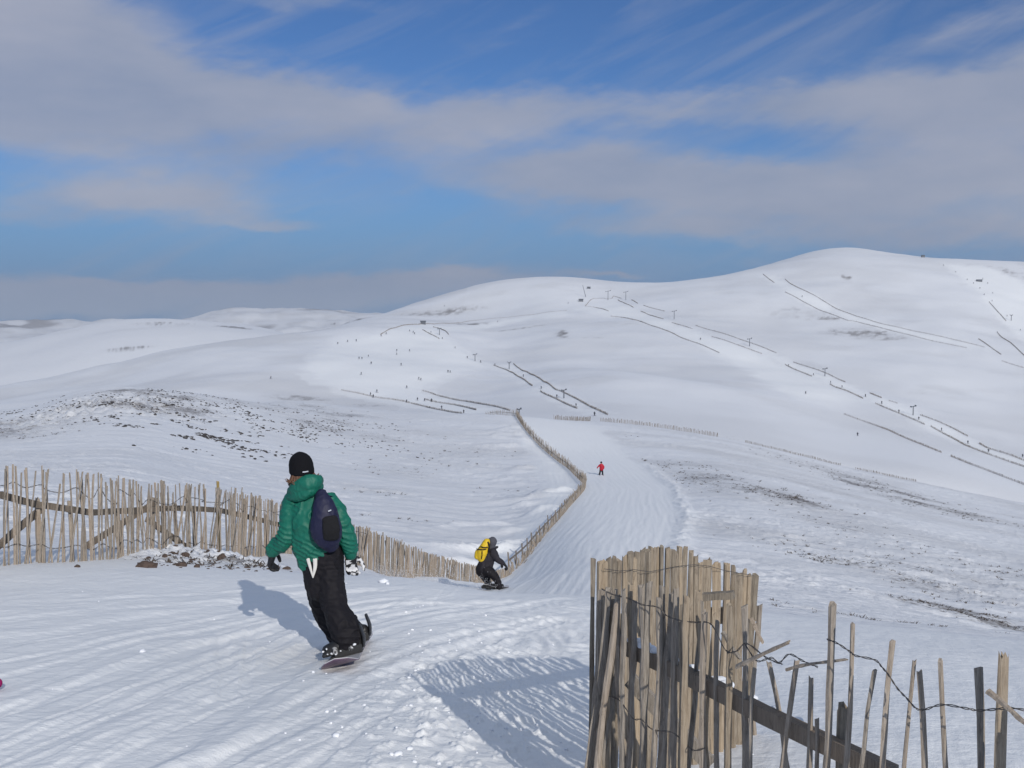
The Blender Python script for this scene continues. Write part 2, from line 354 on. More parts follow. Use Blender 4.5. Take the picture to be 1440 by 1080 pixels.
def Hd(x, y):
    """terrain with the small relief that the mesh itself carries"""
    z = H(x, y); pu, pw = piste_uv(x, y); r = np.hypot(x, y)
    on = (1 - sstep(np.abs(pu) / pw, .85, 1.15)) * sstep(y, 15, 22) * (1 - sstep(y, 190, 230))
    front = (1 - sstep(y, 12.0, 14.5 + 0 * x))                      # the trampled brow in the foreground
    off = (1 - on) * (1 - front)
    # wind-carved snow (sastrugi): streaks running left to right, rising to the right
    c, s_ = math.cos(.35), math.sin(.35); a = x * c + y * s_; b = -x * s_ + y * c
    amp = sstep(y, 12, 26)
    wv = fbm(a / 1.9 + fbm(x / 6, y / 6, 2, 3) * .6, b / .75, 4, 41, .6)
    gate = sstep(fbm(x / 11, y / 16, 3, 45), -.35, .45)
    z = z + off * amp * (wv * .085 * gate + np.maximum(wv, 0) ** 2 * .05 * gate + fbm(a / .7, b / .22, 3, 49, .6) * .022 * (y < 90)) * (1 - .7 * sstep(y, 200, 260))
    z = z + off * amp * fbm(a / 6, b / 2.2, 3, 47) * .10 * (1 - sstep(y, 240, 320))
    # long drifts left of the winding fence
    fx = np.interp(y, [38, 45, 60, 80, 100, 130, 165, 200], [at(715,0,38).x, at(735,0,45).x, at(770,0,60).x, at(803,0,80).x, at(822,0,100).x, at(800,0,130).x, at(755,0,165).x, at(728,0,200).x])
    dl = fx - x; dr = np.exp(-(np.maximum(dl - 3, 0) / 6.0) ** 2) * sstep(dl, -.3, 2.2) * sstep(y, 26, 40) * (1 - sstep(y, 170, 200))
    z = z + dr * ((1 - np.abs(np.sin(y / (1.6 + y * .02) * .9 + dl * .16 + fbm(x / 5, y / 5, 2, 61) * .9))) ** 2 * .62 * sstep(fbm(x / 9, y / 9, 2, 69), -.6, .2) + .05)
    # groomed corduroy on the piste, raised edge on its right
    z = z + on * (np.sin(pu / pw * 70 + fbm(pu / 4, y / 30, 2, 62) * 1.0) * .004 + fbm(pu / .35, y / 14, 4, 63, .65) * .017 + fbm(x / .8, y / 1.4, 3, 66, .6) * .008)
    z = z + np.exp(-((pu / pw - 1.02) / .10) ** 2) * sstep(y, 24, 32) * (1 - sstep(y, 120, 170)) * (.16 + fbm(x / .6, y / 1.2, 3, 64) * .12)
    # foreground: gentle ruts, tracks, chunks
    z = z + front * (fbm(x / 1.6, y / 1.4, 3, 71) * .014)
    z = z + front * (fbm((x * .93 - y * .37) / .2, (x * .37 + y * .93) / 1.1, 4, 73, .6) * .003 + fbm(x / .25, y / .25, 4, 75, .62) * .0035)
    m = (y < 16) & (y > 1.0) & (np.abs(x) < 10)
    if m.any() and TRACKS is not None:
        xs = x[m]; ys = y[m]; dz = np.zeros(xs.shape)
        wob = fbm(xs / .7, ys / .7, 2, 77) * .012
        for pts, w, dep in TRACKS:
            d, sd, par = seg_dist(xs, ys, pts); d = d + wob; dep = dep * .75
            fade = .55 + .45 * np.clip(perlin(par / 1.3, par * 0 + w * 90, 5) * 2 + .6, 0, 1)
            dz -= dep * fade * (1 - sstep(d, w * .35, w * .8))
            dz += dep * .55 * fade * np.exp(-((d - w * 1.1) / (w * .35)) ** 2) * (.55 + .45 * sd)
        z[m] += dz
    # chunky broken snow beside the lane of tracks, and the rippled scoop by the slatted fence
    q = (y < 15) & (y > 1.5) & (x > -3) & (x < 4)
    if q.any():
        xs = x[q]; ys = y[q]
        lump = np.exp(-(((xs + .35) / .65) ** 2 + ((ys - 7.2) / 1.6) ** 2)) + .8 * np.exp(-(((xs + .25) / .6) ** 2 + ((ys - 5.6) / 1.1) ** 2))
        lump = np.clip(lump, 0, 1)
        n = np.maximum(fbm(xs / .11, ys / .15, 3, 81, .6) - .12, 0); dz = lump * (n * .034 + fbm(xs / .3, ys / .35, 3, 82) * .02)
        # scoop: a shallow bowl whose bottom lies between the lumps and the fence
        sc = np.exp(-(((xs - .75) / 1.15) ** 2 + ((ys - 7.6) / 2.8) ** 2) ** 1.5)
        dz -= .17 * sc
        u = (xs * .86 + ys * .50) ; v = (-xs * .50 + ys * .86)
        rip = np.sin((u + fbm(xs / .9, ys / .9, 2, 83) * .22) * 2 * PI / .17 ) * (.6 + .6 * perlin(u / .5, v / .8, 86))
        rip = rip + fbm(u / .11, v / .3, 3, 84) * .9
        zone = np.exp(-(((xs - .55) / 1.15) ** 2 + ((ys - 8.6) / 2.7) ** 2) ** 2)
        dz += zone * rip * .0125
        z[q] += dz
    # rocky hummock by the left fence and at the knoll
    z = z + np.exp(-(((x - at(270, 0, 15.6).x) / 1.5) ** 2 + ((y - 15.2) / 1.0) ** 2)) * (.16 + fbm(x / .25, y / .25, 3, 91) * .12)
    z = z + np.exp(-(((x + 56) / 12) ** 2 + ((y - 135) / 18) ** 2)) * fbm(x / 2.2, y / 2.2, 4, 93, .6) * .7
    return z
_r = random.Random(77)
for _k in range(22):
    _y0 = _r.uniform(900, 1120); _x0 = _r.uniform(-60, 330); _t = _r.uniform(.78, 1.12)
    TRACKS_PX.append(([(_x0, _y0), (_x0 + 110, _y0 - 52 * _t), (_x0 + 240, _y0 - 108 * _t), (_x0 + 370, _y0 - 150 * _t), (_x0 + 470, _y0 - 172 * _t)], _r.uniform(.025, .06), _r.uniform(.004, .009)))
TRACKS_PX = [(p, w, d) for p, w, d in TRACKS_PX if min(q[1] for q in p) > 815]
TRACKS = [([(hit(px, py, 2.0).x, hit(px, py, 2.0).y) for px, py in pts], w, d) for pts, w, d in TRACKS_PX]
GRID = {}
def gz(x, y):
    if not GRID: return float(Hd(np.array([float(x)]), np.array([float(y)]))[0])
    Y, g, s, Z = GRID['Y'], GRID['g'], GRID['s'], GRID['Z']
    j = min(max(int(np.searchsorted(Y, y)) - 1, 0), len(Y) - 2); b = min(max((y - Y[j]) / (Y[j + 1] - Y[j]), 0), 1); r = []
    for q in (j, j + 1):
        u = x / g[q]; i = min(max(int(np.searchsorted(s, u)) - 1, 0), len(s) - 2); a = (u - s[i]) / (s[i + 1] - s[i]); r.append(Z[q, i] * (1 - a) + Z[q, i + 1] * a)
    return float(r[0] * (1 - b) + r[1] * b)
def ground(px, py, dmin=1.5):
    p = hit(px, py, dmin); p.z = gz(p.x, p.y); return p

# ---------------------------------------------------------------- materials
def new_mat(name):
    m = bpy.data.materials.new(name); m.use_nodes = True; nt = m.node_tree; nt.nodes.clear()
    out = nt.nodes.new('ShaderNodeOutputMaterial'); b = nt.nodes.new('ShaderNodeBsdfPrincipled'); nt.links.new(b.outputs[0], out.inputs[0])
    return m, nt, b
def snow_material():
    m, nt, b = new_mat("snow"); N = nt.nodes.new; L = nt.links.new
    b.inputs['Roughness'].default_value = .55; b.inputs['Specular IOR Level'].default_value = .35
    geo = N('ShaderNodeNewGeometry')
    def mp(sx, sy, sz, rot=0.0):
        n = N('ShaderNodeMapping'); n.inputs['Scale'].default_value = (sx, sy, sz); n.inputs['Rotation'].default_value = (0, 0, rot); L(geo.outputs['Position'], n.inputs[0]); return n.outputs[0]
    def noi(vec, sc, det, ro, dist=0):
        n = N('ShaderNodeTexNoise'); n.inputs['Scale'].default_value = sc; n.inputs['Detail'].default_value = det; n.inputs['Roughness'].default_value = ro
        n.inputs['Distortion'].default_value = dist; L(vec, n.inputs['Vector']); return n.outputs[0]
    def mth(op, a, bb=0.0, cl=False):
        n = N('ShaderNodeMath'); n.operation = op; n.use_clamp = cl
        for i, v in enumerate((a, bb)):
            if isinstance(v, (int, float)): n.inputs[i].default_value = v
            else: L(v, n.inputs[i])
        return n.outputs[0]
    gm = N('ShaderNodeAttribute'); gm.attribute_name = 'groomed'; fl = N('ShaderNodeAttribute'); fl.attribute_name = 'film'
    n1 = noi(mp(1, 2.0, 2.0, -.35), 1.3, 7, .66, .8)      # wind streaks about a metre long
    n2 = noi(mp(1, 1.6, 1.6, -.35), 9.0, 4, .6)           # crust
    n3 = noi(mp(1, 1, 1), 70.0, 3, .65)                   # grain
    h = mth('ADD', mth('ADD', mth('MULTIPLY', n1, mth('SUBTRACT', .12, mth('MULTIPLY', gm.outputs['Fac'], .10))), mth('MULTIPLY', n2, mth('SUBTRACT', .030, mth('MULTIPLY', gm.outputs['Fac'], .012)))), mth('MULTIPLY', n3, .0075))
    bp = N('ShaderNodeBump'); bp.inputs['Strength'].default_value = .62; bp.inputs['Distance'].default_value = 1.0; L(h, bp.inputs['Height']); L(bp.outputs[0], b.inputs['Normal'])
    # thin spots where the heather and stones show through the snow
    at_ = N('ShaderNodeAttribute'); at_.attribute_name = 'bare'
    st = noi(mp(1, 2.6, 2.6, .25), .9, 9, .72, .5); st2 = noi(mp(1, 1.5, 1.5, 0), 5.0, 5, .7)
    sm = mth('ADD', mth('MULTIPLY', st, .6), mth('MULTIPLY', st2, .4))
    th = mth('SUBTRACT', .69, mth('MULTIPLY', at_.outputs['Fac'], .275))
    k = N('ShaderNodeMapRange'); k.interpolation_type = 'SMOOTHSTEP'; L(mth('SUBTRACT', sm, th), k.inputs[0]); k.inputs[1].default_value = -.02; k.inputs[2].default_value = .08
    k.inputs[3].default_value = 0; k.inputs[4].default_value = .82
    kk = mth('MULTIPLY', k.outputs[0], mth('MULTIPLY', at_.outputs['Fac'], 3.0, True), True)
    tone = N('ShaderNodeMixRGB'); L(n2, tone.inputs[0]); tone.inputs[1].default_value = (.64, .65, .685, 1); tone.inputs[2].default_value = (.75, .755, .78, 1)
    hb = N('ShaderNodeMixRGB'); L(st2, hb.inputs[0]); hb.inputs[1].default_value = (.10, .085, .08, 1); hb.inputs[2].default_value = (.22, .20, .19, 1)
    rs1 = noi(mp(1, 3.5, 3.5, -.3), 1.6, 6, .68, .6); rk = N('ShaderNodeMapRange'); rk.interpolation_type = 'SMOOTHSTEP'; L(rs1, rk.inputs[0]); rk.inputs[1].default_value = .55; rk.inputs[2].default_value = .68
    f1 = mth('MULTIPLY', fl.outputs['Fac'], mth('ADD', .25, mth('MULTIPLY', sm, 1.3)), True)   # thin snow: turf greys it
    tf = N('ShaderNodeMixRGB'); L(mth('MULTIPLY', f1, .75), tf.inputs[0]); L(tone.outputs[0], tf.inputs[1]); tf.inputs[2].default_value = (.47, .465, .475, 1)
    tr_ = N('ShaderNodeMixRGB'); L(mth('MULTIPLY', rk.outputs[0], .75), tr_.inputs[0]); L(tf.outputs[0], tr_.inputs[1]); tr_.inputs[2].default_value = (.88, .88, .89, 1)   # pale streaks painted in as bright highlights on the wind ridges
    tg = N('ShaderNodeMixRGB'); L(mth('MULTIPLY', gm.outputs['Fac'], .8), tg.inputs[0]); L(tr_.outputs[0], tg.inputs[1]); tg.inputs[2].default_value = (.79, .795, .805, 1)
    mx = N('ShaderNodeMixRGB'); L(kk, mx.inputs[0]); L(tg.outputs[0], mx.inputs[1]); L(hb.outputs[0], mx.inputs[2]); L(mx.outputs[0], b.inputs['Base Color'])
    return m
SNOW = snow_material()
def wood_material(name, ca, cb, cc, grain=26.0):
    m, nt, b = new_mat(name); N = nt.nodes.new; L = nt.links.new
    b.inputs['Roughness'].default_value = .85; b.inputs['Specular IOR Level'].default_value = .2
    geo = N('ShaderNodeNewGeometry'); oi = N('ShaderNodeObjectInfo')
    mp = N('ShaderNodeMapping'); mp.inputs['Scale'].default_value = (1, 1, .07); L(geo.outputs['Position'], mp.inputs[0])
    n = N('ShaderNodeTexNoise'); n.inputs['Scale'].default_value = grain * 6; n.inputs['Detail'].default_value = 5; n.inputs['Roughness'].default_value = .7; L(mp.outputs[0], n.inputs['Vector'])
    n2 = N('ShaderNodeTexNoise'); n2.inputs['Scale'].default_value = 4.5; n2.inputs['Detail'].default_value = 4; L(geo.outputs['Position'], n2.inputs['Vector'])
    cr = N('ShaderNodeValToRGB'); e = cr.color_ramp.elements; e[0].position = .30; e[0].color = (*ca, 1); e[1].position = .72; e[1].color = (*cb, 1)
    L(n.outputs[0], cr.inputs[0])
    # each pale has its own weathering
    rr = N('ShaderNodeMath'); rr.operation = 'MULTIPLY_ADD'; L(geo.outputs['Random Per Island'], rr.inputs[0]); rr.inputs[1].default_value = .5; L(oi.outputs['Random'], rr.inputs[2])
    fr = N('ShaderNodeMath'); fr.operation = 'FRACT'; L(rr.outputs[0], fr.inputs[0])
    mw = N('ShaderNodeMath'); mw.operation = 'MULTIPLY'; L(fr.outputs[0], mw.inputs[0]); L(n2.outputs[0], mw.inputs[1])
    mx = N('ShaderNodeMixRGB'); L(mw.outputs[0], mx.inputs[0]); L(cr.outputs[0], mx.inputs[1]); mx.inputs[2].default_value = (*cc, 1)
    mx2 = N('ShaderNodeMixRGB'); mx2.blend_type = 'MULTIPLY'; mx2.inputs[0].default_value = 1; L(mx.outputs[0], mx2.inputs[1])
    mr = N('ShaderNodeMapRange'); L(fr.outputs[0], mr.inputs[0]); mr.inputs[3].default_value = .78; mr.inputs[4].default_value = 1.2
    L(mr.outputs[0], mx2.inputs[2])
    mk = N('ShaderNodeMapping'); mk.inputs['Scale'].default_value = (1, 1, .30); L(geo.outputs['Position'], mk.inputs[0])
    kn = N('ShaderNodeTexNoise'); kn.inputs['Scale'].default_value = 38; kn.inputs['Detail'].default_value = 5; kn.inputs['Roughness'].default_value = .7; L(mk.outputs[0], kn.inputs['Vector'])
    kr_ = N('ShaderNodeMapRange'); L(kn.outputs[0], kr_.inputs[0]); kr_.inputs[1].default_value = .57; kr_.inputs[2].default_value = .72; kr_.inputs[3].default_value = 0; kr_.inputs[4].default_value = .65
    mx3 = N('ShaderNodeMixRGB'); L(kr_.outputs[0], mx3.inputs[0]); L(mx2.outputs[0], mx3.inputs[1]); mx3.inputs[2].default_value = (.06, .045, .035, 1)   # knots, bark and damp stains
    L(mx3.outputs[0], b.inputs['Base Color'])
    bp = N('ShaderNodeBump'); bp.inputs['Strength'].default_value = .6; bp.inputs['Distance'].default_value = .006; L(n.outputs[0], bp.inputs['Height']); L(bp.outputs[0], b.inputs['Normal'])
    return m
WOOD = wood_material("weathered_chestnut", (.13, .105, .083), (.41, .355, .285), (.34, .25, .16))
WOODG = wood_material("grey_chestnut", (.15, .13, .112), (.46, .41, .355), (.24, .18, .13))
WOODD = wood_material("dark_wet_timber", (.08, .07, .06), (.27, .235, .20), (.19, .14, .10))
WOODY = wood_material("yellow_lichened_wood", (.22, .15, .05), (.45, .34, .14), (.30, .20, .10))
def plain(name, col, rough=.6, spec=.4, metal=0.0, var=.15, scale=30.0, bump=0.0, bscale=200.0, col2=None, sheen=0.0):
    m, nt, b = new_mat(name); N = nt.nodes.new; L = nt.links.new
    b.inputs['Roughness'].default_value = rough; b.inputs['Specular IOR Level'].default_value = spec; b.inputs['Metallic'].default_value = metal
    if sheen: b.inputs['Sheen Weight'].default_value = sheen
    tc = N('ShaderNodeTexCoord'); n = N('ShaderNodeTexNoise'); n.inputs['Scale'].default_value = scale; n.inputs['Detail'].default_value = 4; L(tc.outputs['Object'], n.inputs['Vector'])
    mx = N('ShaderNodeMixRGB'); L(n.outputs[0], mx.inputs[0])
    if col2 is None: mx.inputs[1].default_value = (*[c * (1 - var) for c in col], 1); mx.inputs[2].default_value = (*[min(1, c * (1 + var)) for c in col], 1)
    else:
        mx.inputs[1].default_value = (*col, 1); mx.inputs[2].default_value = (*col2, 1)
        k = N('ShaderNodeMapRange'); L(n.outputs[0], k.inputs[0]); k.inputs[1].default_value = .50; k.inputs[2].default_value = .54; L(k.outputs[0], mx.inputs[0])
    L(mx.outputs[0], b.inputs['Base Color'])
    if bump:
        n2 = N('ShaderNodeTexNoise'); n2.inputs['Scale'].default_value = bscale; n2.inputs['Detail'].default_value = 3; L(tc.outputs['Object'], n2.inputs['Vector'])
        bp = N('ShaderNodeBump'); bp.inputs['Strength'].default_value = .5; bp.inputs['Distance'].default_value = bump; L(n2.outputs[0], bp.inputs['Height']); L(bp.outputs[0], b.inputs['Normal'])
    return m
WIRE = plain("rusty_wire", (.09, .08, .075), .6, .5, .5)
ROCK = plain("brown_rock", (.085, .062, .052), .9, .2, 0, .45, 14, .01, 40)
ROCKG = plain("dark_grey_rock", (.055, .05, .05), .9, .2, 0, .4, 4, .02, 20)
HEATH = plain("heather", (.085, .07, .06), .95, .1, 0, .4, 3)
STEEL = plain("grey_painted_steel", (.11, .12, .14), .5, .5, .2)
DARKCLOTH = plain("dark_ski_clothing", (.045, .045, .06), .8, .2)

# ---------------------------------------------------------------- the ground: one sheet out to the horizon
# outlines of the groomed pistes and tow lanes on the far hills
PISTE_PX = [
 [(425,520),(440,500),(470,476),(535,470),(592,458),(625,472),(660,500),(690,514),(640,528),(596,548),(560,560),(480,546),(440,537)],
 [(800,437),(823,431),(869,424),(891,434),(933,450),(1001,475),(1072,499),(1142,531),(1214,562),(1180,568),(1140,566),(1095,550),(1040,515),(980,483),(931,463),(877,447),(859,444)],
 [(1073,386),(1104,411),(1147,434),(1208,454),(1299,477),(1360,490),(1385,489),(1284,466),(1214,448),(1165,428),(1125,406),(1089,387)],
 [(1040,478),(1116,510),(1189,538),(1263,568),(1334,600),(1419,640),(1500,672),(1480,672),(1386,638),(1301,598),(1231,568),(1142,531)],
 [(694,514),(722,512),(777,545),(855,584),(812,578),(749,543)],
 [(535,472),(592,457),(710,449),(797,438),(805,444),(710,456),(600,464)],
 [(480,549),(600,573),(650,583),(718,580),(655,565),(594,548),(540,548)],
 [(1330,372),(1385,420),(1440,480),(1500,520),(1500,440),(1440,400),(1390,376)],
]
def px_mask(x, y, ells):
    """bare patches given as ellipses (px, py, half width, half height, tilt) of the photo laid on the ground"""
    r = np.zeros(x.shape)
    return r
def build_ground():
    s_in = np.linspace(-.56, .56, 860); s_l = -.56 - np.cumsum(np.geomspace(.0015, .06, 34))[::-1]; s_r = .56 + np.cumsum(np.geomspace(.0015, .06, 34))
    s = np.concatenate([s_l, s_in, s_r])
    def geo(a, b, st): n = int(math.log(b / a) / st); return np.geomspace(a, b, n, endpoint=False)
    Y = np.concatenate([np.linspace(-16, 1.2, 30, endpoint=False), geo(1.2, 4, .02), geo(4, 12.5, .0032), geo(12.5, 60, .0058), geo(60, 270, .0065), geo(270, 400, .02), geo(400, 1750, .0075), geo(1750, 14000, .014), [14000]])
    g = np.sqrt(Y ** 2 + 2.25 * (Y < 4) * (1 - np.clip(Y / 4, 0, 1) ** 2))
    X = g[:, None] * s[None, :]; YY = np.repeat(Y[:, None], len(s), 1)
    x = X.ravel(); y = YY.ravel(); z = Hd(x, y); n = len(x)
    nr, nc = X.shape
    GRID.update(Y=Y, g=g, s=s, Z=z.reshape(nr, nc))
    me = bpy.data.meshes.new("snow_ground"); me.vertices.add(n)
    me.vertices.foreach_set('co', np.stack([x, y, z], 1).ravel())
    i = np.arange(nr - 1)[:, None] * nc + np.arange(nc - 1)[None, :]; i = i.ravel()
    q = np.stack([i, i + 1, i + nc + 1, i + nc], 1)
    me.loops.add(q.size); me.polygons.add(len(q)); me.loops.foreach_set('vertex_index', q.ravel().astype(np.int32))
    me.polygons.foreach_set('loop_start', np.arange(0, q.size, 4, dtype=np.int32)); me.polygons.foreach_set('loop_total', np.full(len(q), 4, np.int32))
    me.polygons.foreach_set('use_smooth', np.ones(len(q), bool)); me.update(calc_edges=True)
    # bare ground mask
    def spot(px, py, dmin, lx, ly, rot, st):
        p = hit(px, py, dmin); c, s_ = math.cos(rot), math.sin(rot); a = ((x - p.x) * c + (y - p.y) * s_) / lx; b = (-(x - p.x) * s_ + (y - p.y) * c) / ly
        return st * np.exp(-(a * a + b * b) ** 1.5)
    bare = np.zeros(n)
    W = fbm(x / 9, y / 12, 4, 101) * .5
    for a in SPOTS: bare = np.maximum(bare, spot(*a))
    bare = np.clip(bare + bare * W, 0, 1.3)
    bare = np.maximum(bare, .5 * sstep(fbm(x / 90, y / 60, 4, 107), .15, .7) * sstep(y, 420, 600) * (y < 2000))  # thin cover on the far hills, strengthened to paint in the shaded bands
    bare = np.maximum(bare, .55 * sstep(fbm(x / 30, y / 18, 4, 108), .0, .8) * sstep(y, 40, 80) * (y < 260) * (x > 6 + y * .1))
    film = np.clip(sstep(fbm(x / 26, y / 14, 4, 121), -.35, .6) * .5 * sstep(y, 20, 60) * (y < 270) * (1 - .5 * (x < 0)) + bare * .6, 0, 1)
    bare = np.maximum(bare, .55 * sstep(fbm(x / 300, y / 200, 4, 109), .05, .7) * (y > 2000) * (y < 5000))
    bare = np.maximum(bare, .9 * sstep(fbm(x / 900, y / 600, 4, 110), -.1, .6) * (y > 5000))
    pu, pw = piste_uv(x, y); bare *= 1 - (1 - sstep(np.abs(pu) / pw, .9, 1.3)) * (y < 230) * (y > 14)
    bare = bare * np.where(y < 12.8, .0, 1)
    film = np.maximum(film, sstep(fbm(x / 150, y / 110, 4, 122), -.4, .7) * (.38 + .25 * (x < -60)) * sstep(y, 300, 420)) * np.where((y > 2000) & (y < 5000), .05, 1)
    groom = np.clip((1 - sstep(y, 12.5, 15)) + (1 - sstep(np.abs(pu) / pw + fbm(x / 3, y / 8, 3, 135) * .12, .8, 1.2)) * (1 - sstep(y, 170, 235)) * (y > 14), 0, 1)
    wx = x + fbm(x / 14, y / 14, 3, 131) * 5; wy = y + fbm(x / 14, y / 14, 3, 133) * 8
    for poly in PISTE_PX:
        P = [hit(a, b, 380) for a, b in poly]; inside = np.zeros(n, bool)
        x0, x1 = min(p.x for p in P) - 20, max(p.x for p in P) + 20; y0, y1 = min(p.y for p in P) - 20, max(p.y for p in P) + 20
        sel = np.where((x > x0) & (x < x1) & (y > y0) & (y < y1))[0]; acc = np.zeros(len(sel))
        for ox, oy in ((-3, -6), (3, 6), (-1, 12), (1, -12), (5, -2), (-5, 2)):
            X_, Y_ = wx[sel] + ox, wy[sel] + oy; ins = np.zeros(len(sel), bool)
            for p, q2 in zip(P, P[1:] + P[:1]):
                if p.y == q2.y: continue
                c = (p.y > Y_) != (q2.y > Y_); ins ^= c & (X_ < (q2.x - p.x) * (Y_ - p.y) / (q2.y - p.y) + p.x)
            acc += ins / 6
        groom[sel] = np.maximum(groom[sel], acc)
    bare = bare * (1 - groom * .9); film = film * (1 - groom)
    for nm, arr in (('bare', bare), ('film', film), ('groomed', groom)):
        at_ = me.attributes.new(nm, 'FLOAT', 'POINT'); at_.data.foreach_set('value', arr.astype(np.float32))
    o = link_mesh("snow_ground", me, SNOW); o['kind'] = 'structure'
    return o
# (px, py, dmin, along, across, turn, strength) : stretches where heather shows through
SPOTS = [
 (1050, 688, 60, 8, 17, .0, .80), (1000, 672, 60, 8, 16, .0, .65), (960, 655, 60, 10, 12, 0, .5), (1105, 698, 60, 5, 9, .0, .8),
 (1250, 690, 60, 13, 10, -.3, .85), (1310, 712, 60, 10, 9, -.3, .9), (1200, 672, 60, 12, 12, -.2, .7), (1140, 655, 60, 12, 14, -.2, .55), (1400, 735, 60, 12, 7, -.3, .6), (1060, 625, 100, 14, 10, 0, .5),
 (1330, 830, 14, 4, 5, 0, .6), (1240, 870, 10, 2.5, 3, 0, .5), (1180, 740, 30, 6, 10, 0, .45), (1390, 800, 20, 6, 6, 0, .55),
 (1360, 860, 12, 3, 2.2, 0, .75), (1300, 800, 20, 6, 4, 0, .5), (1420, 880, 12, 3, 2.2, 0, .8), (1150, 770, 20, 6, 6, 0, .45), (1180, 790, 20, 3, 2, -.2, .6), (1290, 850, 14, 2.2, 1.2, -.2, .7),
 (1120, 915, 8, 1.1, .8, 0, .95), (1090, 895, 8, .7, .5, 0, .8), (820, 607, 100, 8, 4, 0, .5), (700, 690, 60, 5, 4, 0, .2),
 (480, 600, 60, 18, 22, 0, .62), (600, 640, 60, 10, 20, 0, .45), (560, 660, 40, 6, 9, 0, .45), (440, 575, 80, 18, 16, 0, .65), (640, 625, 60, 12, 20, 0, .4), (520, 690, 40, 4, 4, 0, .35), (560, 730, 30, 3, 3, 0, .35),
 (250, 575, 60, 9, 9, 0, .8), (190, 572, 60, 8, 8, 0, .8), (210, 552, 60, 14, 8, 0, .8), (340, 565, 60, 12, 10, 0, .6), (60, 592, 60, 14, 9, 0, .7), (120, 570, 60, 12, 9, 0, .7), (0, 600, 60, 14, 9, 0, .7),
 (60, 612, 60, 4, 4, 0, .6), (420, 560, 80, 24, 14, 0, .85), (520, 570, 100, 24, 14, 0, .6), (-80, 610, 60, 20, 18, 0, .8), (280, 795, 11, 1.2, .45, 0, .8), (340, 798, 11, .9, .35, 0, .7),
 (620, 440, 700, 70, 30, .1, .8), (690, 455, 800, 60, 20, .2, .95), (790, 470, 500, 8, 40, 0, .9), (825, 475, 500, 40, 8, 0, .55), (470, 455, 700, 35, 30, 0, .9), (500, 450, 700, 25, 25, 0, .8), (730, 462, 500, 50, 10, .2, .7),
 (890, 455, 500, 60, 12, .1, .5), (840, 480, 500, 40, 8, .1, .4), (1210, 468, 500, 45, 30, -.1, .8), (1120, 440, 600, 50, 40, 0, .55), (1165, 448, 600, 30, 12, 0, .8), (1245, 475, 500, 40, 20, 0, .7), (1390, 383, 900, 60, 60, 0, .7), (1290, 552, 500, 20, 10, .3, .5),
 (1190, 390, 900, 8, 14, 0, 1.0), (330, 460, 1500, 70, 60, 0, 1.0), (180, 490, 2300, 80, 40, 0, .9), (230, 455, 2300, 150, 60, 0, .7), (1180, 352, 1450, 120, 60, 0, .3), (930, 505, 400, 80, 10, 0, .35), (860, 500, 400, 60, 8, 0, .3),
]
build_ground()

# ---------------------------------------------------------------- fences
def path_interp(pts, step):
    """pts: list of Vector; returns evenly stepped points"""
    out = []; carry = 0.0
    for a, b in zip(pts[:-1], pts[1:]):
        L = (b - a).length
        while carry < L: out.append(a.lerp(b, carry / L)); carry += step
        carry -= L
    return out
def twisted_wire(mb, pts, r=.0022, tw=.006, rng=random):
    P = smooth_pts(pts, 5); 
    for ph in (0, PI):
        q = []
        for i, p in enumerate(P): q.append(Vector(p) + Vector((0, math.cos(i * 1.1 + ph) * tw, math.sin(i * 1.1 + ph) * tw)))
        tube(mb, q, r, 5)

